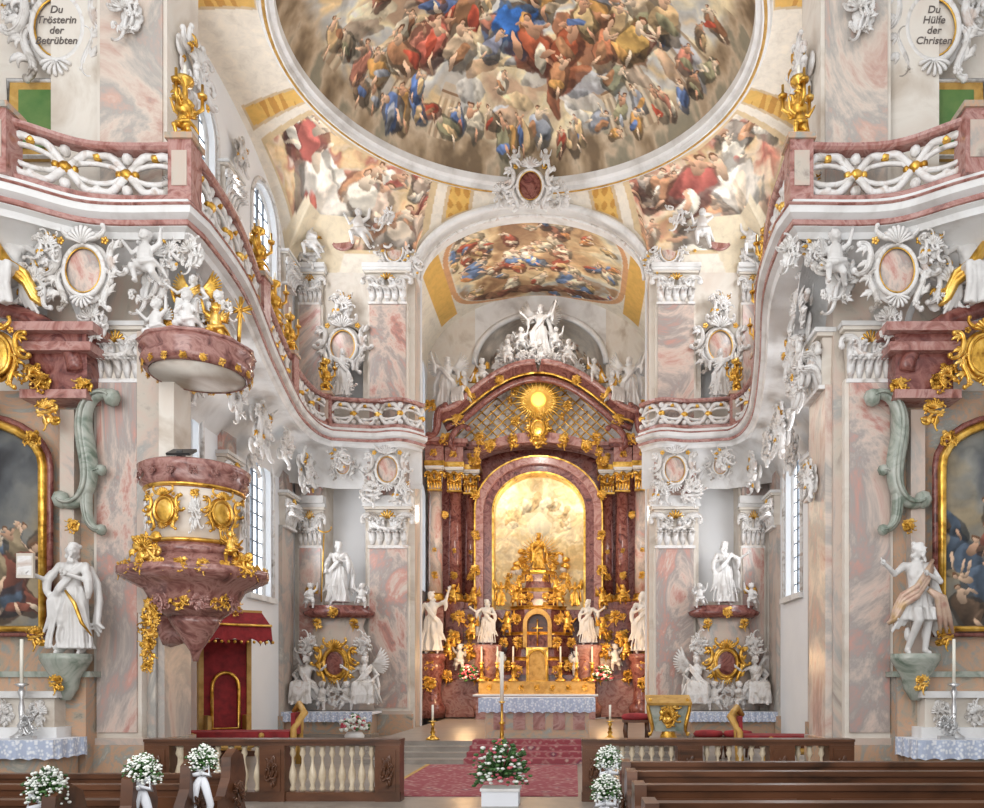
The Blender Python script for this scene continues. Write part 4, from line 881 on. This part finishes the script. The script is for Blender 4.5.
mb.band(arcpts(0,10.4,2.7,.85,20),arcpts(0,10.4,2.75,1.25,20),31.6,32.6,ROSE)
for k in range(9):
    a=pi*k/8; mb.T=TR(2.6*math.cos(a),31.55,10.5+.95*math.sin(a),.36); mb.raw(FLGR[k%3])
mb.T=TR(0,31.4,11.3,.7); mb.raw(FLGR[0]); mb.T=TR(0,31.3,11.7,.65); mb.raw(CGR); mb.T=MIR[1]
for k in range(-9,10):
    for sg in(-1,1):
        pts=[]
        for i in range(12):
            x=k*.42+sg*(i-5.5)*.28; z=11.4+i*.26
            top=11.5+2.4*math.cos(min(1,abs(x)/3.6)*pi/2)
            if abs(x)<3.4 and z<top: pts.append((x,32.25,z))
        if len(pts)>1: mb.tube(pts,.03,GOLD,4)
n=20; I=arcpts(0,11.3,.05,.05,n); O=arcpts(0,11.3,3.5,2.7,n); mb.band(I,O,32.5,32.6,ORN)
for k,(x,z,q_) in enumerate([(-.6,14.5,.7),(.6,14.5,.7),(0,14.8,.8),(-1.6,14.1,.6),(1.6,14.1,.6)]): mb.T=TR(x,31.6,z,q_); mb.raw(FLOR[k%3])
mb.T=MIR[1]
mb.obj('altar_architecture',parent=root)
SUN=mat('glory_gold',[(.8,.45,.06),(1,.7,.2)],3,0,.35,.6)
m2,nt2,b2=newmat('glory_light'); b2.inputs['Base Color'].default_value=(1,.7,.15,1); b2.inputs['Emission Color'].default_value=(1,.65,.12,1); b2.inputs['Emission Strength'].default_value=1.3
mb=MB(); cz=12.95
mb.lathe([(.0,-.05),(.3,-.04),(.33,0),(.3,.04)],m2,n=20)
for i in range(48):
    a=2*pi*i/48; L=1.2 if i%2 else .9; mb.tube([(.25*math.cos(a),.25*math.sin(a),0),(L*math.cos(a),L*math.sin(a),0)],[.05,.012],SUN,4)
for i in range(26):
    a=2*pi*i/26; mb.ell((.62*math.cos(a),.55*math.sin(a),-.06),(.14,.11,.09),GOLD,8)
for k in range(10):
    a=2*pi*k/10; mb.T=Matrix.Rotation(-pi/2,4,'X')@TR(1.15*math.cos(a),.12,1.05*math.sin(a)-.2,.42); mb.raw(PUGR[0] if k%2 else FLGR[k%3])
o=mb.obj('sun_glory',(0,31.7,cz),parent=root); o.rotation_euler=(pi/2,0,0)
n,m_=160,200
U=np.linspace(0,1,n)[:,None]+np.zeros((1,m_));V=np.linspace(0,1,m_)[None,:]+np.zeros((n,1))
an=U*pi; V2=np.clip(V/.72,0,1); K=np.clip((V-.72)/.28,0,1)
X=1.85*np.cos(pi-an)*np.cos(K*pi/2);Y=32.5+.45*np.sin(an)*np.cos(K*pi/2)+.05;Z=4.6+4.0*V2+1.58*np.sin(K*pi/2)
col,nb_=paint(X,Z,61,0,(-1.5,1.5,7.9,9.6),.5,sc=.9,pal=[(.80,.68,.44),(.90,.80,.56),(.96,.90,.72),(.78,.68,.48),(.94,.84,.60)],rob=[(.90,.82,.62),(.84,.72,.50),(.8,.76,.64)])
rn=random.Random(9)
for k in range(26): a_=pi*k/25; nb_(1.25*math.cos(a_)*rn.uniform(.8,1.1),8.2+1.0*math.sin(a_)*rn.uniform(.8,1.1),.22,.16,a_,rn.choice([(.96,.92,.76),(.74,.60,.38),(.86,.72,.48)]),1,.8)
nb_(0,8.2,.5,.45,0,(1,.96,.80),0,.8)
d=np.hypot(X,Z-6.8); ray=np.sin(np.arctan2(Z-6.8,X)*22)>.5; col[ray&(d>.8)&(d<1.6)]*=1.08
grid('altar_niche',np.stack([X,Y,Z],-1),col,parent=root)
mb=MB()
for i in range(50):
    a=R.uniform(0,2*pi); r_=R.uniform(.7,1.2); mb.ell((r_*math.cos(a)*.95,32.7,6.5+r_*math.sin(a)*.75),(R.uniform(.1,.22),.12,R.uniform(.08,.16)),GOLD if i%3 else STW,8)
for i in range(36):
    a=2*pi*i/36; mb.tube([(.3*math.cos(a),32.4,6.9+.35*math.sin(a)),(.8*math.cos(a),32.5,6.9+.85*math.sin(a))],[.03,.008],GOLD,4)
mb.T=TR(0,31.9,6.2,.8); mb.raw(FR[6])
for s in(-1,1): mb.T=TR(s*.55,31.9,5.9,.7); mb.raw(PUGR[0])
mb.T=MIR[1]; mb.obj('madonna_in_glory',parent=root)
mb=MB()
st=[(1.75,2.05,2.6,RED),(1.5,2.6,2.75,GOLD),(1.25,2.75,3.6,RED),(1.3,3.6,3.72,GOLD),(1.0,3.72,4.6,RED),(1.1,4.6,4.75,GOLD),(.75,4.75,5.3,RED),(.85,5.3,5.45,GOLD),(.5,5.45,6.0,RED),(.62,6.0,6.15,GOLD)]
for w,z0,z1,mt_ in st: mb.lathe([(w,z0),(w*.93,(z0+z1)/2),(w,z1)],mt_,(0,31.6,0),6,smooth=False,sy=.55,sx=1.05)
mb.box(-.42,.42,30.6,31.2,1.7,3.1,GOLD); mb.box(-.34,.34,30.56,30.62,1.8,3.0,GOLDD); mb.tube([(p[0],30.55,p[1]) for p in [(-.36,1.8)]+arcpts(0,2.6,.36,.4,12)+[(.36,1.8)]],.05,GOLD,6,closed=True)
mb.band([(-.4,3.1)]+arcpts(0,4.0,.4,.4,12)+[(.4,3.1)],[(-.55,3.1)]+arcpts(0,4.0,.55,.6,12)+[(.55,3.1)],30.7,31.2,GOLDD); mb.box(-.4,.4,31.1,31.15,3.1,4.4,WOOD)
mb.tube([(0,30.8,3.15),(0,30.8,4.2)],.03,GOLD,5); mb.tube([(-.22,30.8,3.85),(.22,30.8,3.85)],.03,GOLD,5)
for s in(-1,1):
    T0=MIR[s]
    for k,(x,z,q_) in enumerate([(.75,2.2,.45),(.75,3.3,.45),(1.2,2.4,.45),(.8,4.2,.4),(.6,5.0,.4),(1.3,3.3,.4),(1.6,2.3,.4),(1.0,5.4,.35),(.3,5.8,.3),(.3,5.1,.3),(.3,4.75,.3)]):
        mb.T=T0@TR(x,30.8+.1*k*.3,z,q_); mb.raw(FLGR[k%3])
    for (x,y,z,q_,w_) in ((1.15,30.9,3.55,1.1,0),(.85,31.1,4.7,.9,0),(.7,31.0,5.2,.8,0),(1.15,31.2,5.5,.6,0),(2.5,31.3,4.6,1.0,0),(3.3,31.3,4.8,.9,0),(3.0,31.0,2.2,1.2,1),(2.5,30.8,3.4,1.0,0),(3.4,30.7,2.6,1.0,0),(1.5,30.8,2.0,1.1,1)):
        mb.T=T0@TR(x,y,z,q_,rz=.3); mb.raw(PUR[0] if w_ else PUGR[0])
    mb.T=T0@TR(1.45,31.3,4.7,.55); mb.raw(FR[4],GOLD)
    for (x,z,q_) in((2.6,3.0,.6),(3.0,4.3,.5),(2.4,2.0,.5),(3.5,2.0,.5),(3.2,3.5,.5)): mb.T=T0@TR(x,30.95,z,q_); mb.raw(FLGR[1])
mb.T=MIR[1]
mb.obj('tabernacle',parent=root)
mb=MB(); mb.box(-2.2,2.2,29.4,30.6,.4,1.25,ROSE); mb.box(-2.3,2.3,29.3,30.6,1.25,1.32,CLOTH); mb.box(-2.2,2.2,30.3,30.7,1.32,1.8,GOLDD)
for k in range(7): mb.T=TR(-1.8+.6*k,30.28,1.56,.22); mb.raw(FLGR[k%3])
mb.T=MIR[1]
mb.obj('altar_mensa',parent=root)
for i in range(6):
    x=(-2.1,-1.5,-.9,.9,1.5,2.1)[i]; place(CSG,'altar_candlestick',(x,30.4,1.8),0,1.25,parent=root)
def bouquet(n,r,cols,seed,base=None):
    rr=random.Random(seed); mb=MB()
    for i in range(n):
        a=rr.uniform(0,2*pi);b_=rr.uniform(-.5,1.5);q_=r*rr.uniform(.55,1); p=(q_*math.cos(a)*math.cos(b_),q_*math.sin(a)*math.cos(b_)*.8,q_*math.sin(b_))
        c=rr.choice(cols); k=rr.uniform(.05,.1)*r/.5*(1 if n<300 else .5)
        mb.ell(p,(k,k,k*.6),c,6)
        if i%3==0: mb.tube([(0,0,-r*.2),tuple(.6*v for v in p),tuple(v*1.12 for v in p)],[.006,.012*r/.4,.003],LEAF,4,flat=.4)
    return mb
for i,(x,z) in enumerate([(-2.6,2.0),(2.5,2.0)]): bouquet(160,.42,[FLP,FLW,LEAF],i).obj('altar_flowers',(x,30.4,z),parent=root)
for s in(-1,1):
    place(FM[3] if s<0 else FM[2],'altar_statue',(s*4.05,30.75,2.83),0,(s*1.35,1.35,1.35),parent=root); place(FM[2],'apostle_statue',(s*1.95,30.95,3.18),0,(s*1.0,1.0,1.0),parent=root)
    place(FM[4],'angel_statue',(s*3.6,31.6,12.45),0,(s*1.2,1.2,1.2),parent=root)
    place(FM[5],'reclining_angel',(s*2.9,31.5,12.4),s*.5,(s*.9,.9,.9),parent=root); place(PUM[1],'stucco_putto',(s*2.2,31.4,13.5),s*.4,1.1,parent=root)
    place(PUM[2],'stucco_putto',(s*1.2,31.3,14.2),-s*.4,1.1,parent=root); place(PUM[0],'stucco_putto',(s*.7,31.8,14.9),0,1.1,parent=root)
place(FM[4],'crowning_angel',(0.05,32.2,14.7),0,1.25,parent=root)
mb=MB()
for k in range(14): mb.T=TR(R.uniform(-1.5,1.5),32.6,14.5+R.uniform(0,1.2),.8); mb.raw(FLOR[k%3])
mb.obj('stucco_clouds',parent=root)
# ------------------------------------------------------------------ furniture
mb=MB(); x0,x1=-.95,1.95
mb.box(x0+.15,x1-.15,20.1,20.9,.4,1.32,GREY); mb.box(x0,x1,19.95,21.05,1.32,1.40,CLOTH)
for k in range(5): mb.box(x0+.35+k*.5,x0+.65+k*.5,20.07,20.1,.6,1.1,ROSE)
vs=[];fs=[];N=80
for i in range(N+1): x=x0-.01+(x1-x0+.02)*i/N; w=.015*math.sin(i*1.3); vs+=[(x,19.93+w,1.405),(x,19.92+w*2,1.02+.04*abs(math.sin(i*.5)))]
for i in range(N): fs.append((2*i,2*i+2,2*i+3,2*i+1))
mb.add(vs,fs,LACE); mb.obj('peoples_altar')
mb=MB(); mb.lathe([(.22,0),(.2,.05),(.06,.1),(.04,.6),(.08,.65),(.03,.7),(.03,1.1),(.09,1.15)],GOLD,n=14); mb.lathe([(.045,1.1),(.042,2.3)],CANDLE,n=10); mb.obj('paschal_candle',(-.25,18.6,.2))
for x in(-2.0,2.3): place(CSG,'floor_candlestick',(x,19.4,.4),0,(1.0,1.0,.8))
mb=MB()
mb.lathe([(.36,0),(.38,.06),(.2,.15),(.12,.35),(.2,.5)],GOLD,n=14,sy=.7)
mb.xprism([(-.3,.3),(.3,.3),(.45,.95),(-.45,.95)],-.1,.18,GREEN); mb.T=TR(0,-.14,.66,.5); mb.raw(FLGR[0]); mb.T=MIR[1]
for s in(-1,1): scr(mb,(s*.42,.62),pi/2-s*.25,.8,s*9,0,'S',.05,GOLD,y=-.1)
mb.T=TR(0,0,.97,rx=.35); mb.box(-.5,.5,-.25,.25,0,.06,GOLDD); mb.T=MIR[1]
mb.obj('lectern',(3.55,18,.4),sc=1.0)
def stool():
    mb=MB()
    for x in(-.2,.2):
        for y in(-.18,.18): mb.tube([(x,y,0),(x*1.1,y*1.1,.2),(x,y,.4)],[.025,.035,.03],WOOD,6)
    mb.box(-.27,.27,-.24,.24,.38,.43,WOOD); mb.lathe([(.27,.43),(.3,.48),(.26,.54),(.1,.56)],CLOTHR,n=16,sy=.85); return mb.mesh('red_stool')
ST=stool()
for x in(4.6,5.3,2.9): place(ST,'red_stool',(x,18.9,0 if x>4 else .4),0,1.2)
def bench():
    mb=MB(); mb.box(-.95,.95,-.3,.3,.36,.44,WOOD); mb.box(-.93,.93,-.28,.28,.44,.56,CLOTHR)
    for s in(-1,1):
        mb.tube([(s*.95,-.25,0),(s*1.0,-.28,.3),(s*.98,-.2,.6),(s*1.12,-.05,.85),(s*1.0,.1,.98),(s*.9,.15,.85)],[.05,.06,.05,.06,.06,.04],GOLDD,8)
        mb.tube([(s*.95,.25,0),(s*.98,.25,.5),(s*1.0,.2,.9)],.05,GOLDD,8); mb.box(s*.97-.03,s*.97+.03,-.2,.2,.5,.85,CLOTHR)
        mb.box(s*.6-.04,s*.6+.04,-.26,-.2,0,.4,GOLDD)
    scr(mb,(0,.32),0,1.2,8,0,'C',.05,GOLDD,y=-.3); return mb.mesh('upholstered_bench')
BE=bench()
place(BE,'upholstered_bench',(-5.9,17.2,0),.1,1.35); place(BE,'upholstered_bench',(6.1,16.4,0),-.1,1.3)
mb=MB(); mb.box(-.5,.5,.1,.3,0,2.6,CLOTHR); mb.box(-.5,.5,-.5,.3,0,.12,WOOD); mb.box(-.35,.35,-.35,.2,.45,.58,CLOTHR)
for s in(-1,1): mb.box(s*.4-.04,s*.4+.04,-.35,.2,.12,.9,GOLDD); mb.box(s*.5-.05,s*.5+.05,.05,.3,0,2.7,GOLDD)
mb.tube([(p[0],.05,p[1]) for p in [(-.28,.6)]+arcpts(0,1.5,.28,.35,10)+[(.28,.6)]],.04,GOLD,6,closed=True)
n=36; vs=[];fs=[]
for i in range(n+1):
    t=i/n
    if t<.25: x,y=-.75,.2-1.1*t/.25
    elif t<.75: x,y=-.75+1.5*(t-.25)/.5,-.9
    else: x,y=.75,-.9+1.1*(t-.75)/.25
    vs+=[(x*.8,y*.8,3.15),(x,y,2.85),(x*1.03,y*1.03,2.45+.12*abs(math.sin(i*pi/4)))]
for i in range(n): fs+=[(3*i,3*i+3,3*i+4,3*i+1),(3*i+1,3*i+4,3*i+5,3*i+2)]
mb.add(vs,fs,CLOTHR); mb.box(-.6,.6,-.72,.2,3.12,3.2,GOLDD)
for i in range(13): mb.ell((-.78+.13*i,-.93,2.5),.035,GOLD,6)
mb.tube([(-.76,-.92,2.86),(.76,-.92,2.86)],.03,GOLD,5); mb.T=TR(0,-.9,3.2,.3); mb.raw(FLGR[0]); mb.T=MIR[1]
mb.obj('bishop_throne',(-7.1,19.6,0),.6,1.1)
for s in(-1,1):
    mb=MB(); mb.T=MIR[s]; mb.box(7.9,8.0,18.2-.55,18.2+.55,0,2.6,DARK); mb.box(7.86,7.98,17.55,17.68,0,2.7,GREY); mb.box(7.86,7.98,18.72,18.85,0,2.7,GREY); mb.box(7.86,7.98,17.55,18.85,2.6,2.75,GREY)
    for z in(.3,1.4): mb.box(7.87,7.9,17.85,18.55,z,z+.9,WOOD)
    mb.obj('door_%d'%(1 if s<0 else 2))
# ------------------------------------------------------------------ communion rail
def rail(xa,xb,y,name,posts):
    mb=MB(); mb.box(xa,xb,y-.14,y+.14,.85,.91,WOOD); mb.box(xa,xb,y-.12,y+.12,0,.14,WOOD); mb.box(xa,xb,y-.17,y+.17,.91,.95,WOOD)
    for p in posts:
        mb.box(p-.19,p+.19,y-.16,y+.16,0,.86,WOOD); mb.box(p-.13,p+.13,y-.175,y-.16,.16,.8,WOOD)
        mb.T=TR(p,y-.19,.47,sv=(.2,.2,.45)); mb.raw(flourish(5,WOOD,4).getraw()); mb.T=MIR[1]
    for a,b_ in zip(posts,posts[1:]):
        n=max(3,int((b_-a-.4)/.15))
        for k in range(n):
            x=a+.27+(b_-a-.54)*k/(n-1); mb.lathe([(.035,.14),(.05,.18),(.03,.24),(.062,.36),(.055,.44),(.02,.58),(.02,.66),(.05,.72),(.035,.78),(.05,.84)],WOODL,(x,y-.02,0),10)
    mb.obj(name)
rail(-5.1,-1.2,12.3,'communion_rail',[-4.9,-4.3,-3.15,-1.4]); rail(1.55,5.7,12.3,'communion_rail',[1.75,3.2,4.6,5.5])
# ------------------------------------------------------------------ pews
FW=flourish(8,WOOD,4).getraw()
def pew(xa,xb,y,s,zt=.93):
    mb=MB(); mb.box(xa,xb,y-.03,y+.03,.35,zt,WOOD); mb.box(xa,xb,y-.05,y+.09,zt-.03,zt+.02,WOOD); mb.box(xa,xb,y-.48,y-.03,.4,.45,WOOD); mb.box(xa,xb,y+.02,y+.3,.12,.17,WOOD)
    for k in range(5):
        w=(xb-xa)/5; mb.box(xa+w*k+.15,xa+w*(k+1)-.15,y-.05,y-.03,.5,zt-.1,WOOD)
    xe=xb if s<0 else xa
    prof=[(y-.5,0),(y+.25,0),(y+.25,.3),(y+.15,.5),(y+.2,.8),(y+.12,1.02),(y-.05,1.1),(y-.2,1.02),(y-.22,.8),(y-.35,.62),(y-.52,.6),(y-.55,.4)]
    if s>0: prof=[(a,min(b_,zt+.04)) for a,b_ in prof]
    vs=[(xe-.05,a,b_) for a,b_ in prof]+[(xe+.05,a,b_) for a,b_ in prof]; n=len(prof)
    mb.add(vs,[tuple(range(n)),tuple(range(n,2*n))[::-1]]+[(i,(i+1)%n,n+(i+1)%n,n+i) for i in range(n)],WOOD)
    mb.T=Matrix.Translation((xe,y-.05,.6))@Matrix.Rotation(s*-pi/2,4,'Z')@TR(0,-.05,0,.28); mb.raw(FW); mb.T=MIR[1]
    mb.obj('church_pew')
for y in(4.9,5.9,6.9,7.9,8.8): pew(-9.5,-2.3,y,-1,.80)
for y in(4.9,5.9,6.9,7.9,8.8): pew(2.0,9.5,y,1)
def pewflowers(seed):
    mb=bouquet(420,.2,[FLW,FLW,FLW,LEAF],seed)
    for s in(-1,1):
        mb.tube([(0,0,-.1),(s*.05,-.06,-.22),(s*.10,-.03,-.42),(s*.08,-.05,-.6)],[.02,.05,.045,.03],CLOTH,6,flat=.3); mb.tube([(0,-.05,-.08),(s*.1,-.08,-.02),(s*.12,-.08,-.12),(0,-.06,-.1)],.03,CLOTH,5,flat=.4)
    return mb.mesh('pew_flowers')
PF=[pewflowers(3),pewflowers(4)]
for i,(x,y) in enumerate([(-2.38,5.9),(-2.22,6.9),(-2.18,7.9),(1.82,8.8),(1.75,7.9)]): place(PF[i%2],'pew_flowers',(x,y-.1,1.04 if i<3 else (.95 if i==3 else .75)),0,(.85,.75,.95))
mb=MB(); mb.box(-.27,.27,-.2,.2,0,.24,CLOTH); mb.box(-.29,.29,-.22,.22,.22,.26,STU)
bq=bouquet(360,.46,[LEAF,LEAF,LEAF,LEAF,FLP,FLW],9)
mb.T=TR(0,0,.5); mb.raw(bq.getraw()); mb.T=MIR[1]
mb.obj('flower_centerpiece',(.35,11.9,0),sc=1.0)
# ------------------------------------------------------------------ lights
def area(loc,rot,size,e,col=(1,1,1),sy=None):
    l=bpy.data.lights.new('area_light','AREA'); l.energy=e; l.size=size; l.color=col
    if sy: l.shape='RECTANGLE'; l.size_y=sy
    o=bpy.data.objects.new('fill_window_light',l); C.collection.objects.link(o); o.location=loc; o.rotation_euler=rot; return o
area((-6,-2,9),(pi/2,0,-.25),8,1000,(1,.99,.98),10)  # unseen fill light added behind the camera, in place of nave windows
area((0,6,17),(0,0,0),7,330,(1,.99,.98))  # added overhead fill light, out of view
area((0,3,3),(math.radians(150),0,0),7,500,(1,.985,.96))  # added uplight to brighten the dome, not a fitting of the church
for s in(-1,1):
    area((s*7.6,24,14.9),(0,s*pi/2,0),1.4,140,(.95,.97,1),2.6); area((s*7.6,20.2,14.9),(0,s*pi/2,0),1.4,150,(.95,.97,1),2.6)
    area((s*7.7,24,6.6),(0,s*pi/2,0),1.4,130,(.97,.98,1),3); area((s*7.7,19.3,6.9),(0,s*pi/2,0),1.4,120,(.97,.98,1),3)
def spot(loc,e,col,r=.3):
    l=bpy.data.lights.new('altar_lamp','POINT'); l.energy=e; l.color=col; l.shadow_soft_size=r
    o=bpy.data.objects.new('altar_lamp',l); C.collection.objects.link(o); o.location=loc
spot((0,31.9,5.4),30,(1,.8,.5)); spot((1.3,32.0,9.3),42,(1,.93,.80)); spot((-1.3,32.0,9.3),42,(1,.93,.80))
spot((2.6,29.4,2.6),110,(1,.62,.30)); spot((-2.6,29.4,2.6),110,(1,.62,.30)); spot((0,28.8,5.5),160,(1,.72,.44))
spot((0,30.4,16),115,(1,.98,.95)); spot((0,29,11.5),145,(1,.94,.86)); spot((3.4,29.6,8),60,(1,.90,.78)); spot((-3.4,29.6,8),60,(1,.90,.78))
w=bpy.data.worlds.new('world'); C.scene.world=w; w.use_nodes=True
w.node_tree.nodes['Background'].inputs[0].default_value=(.96,.98,1,1); w.node_tree.nodes['Background'].inputs[1].default_value=1.1
cam=bpy.data.cameras.new('camera'); co=bpy.data.objects.new('camera',cam); C.collection.objects.link(co)
co.location=(1.45,0,1.85); co.rotation_euler=(pi/2,0,0); cam.sensor_width=36; cam.lens=800*36/984; cam.shift_x=-83/984; cam.shift_y=276/984; cam.clip_end=200
C.scene.camera=co
try:
    C.scene.view_settings.view_transform='Standard'
except Exception: pass
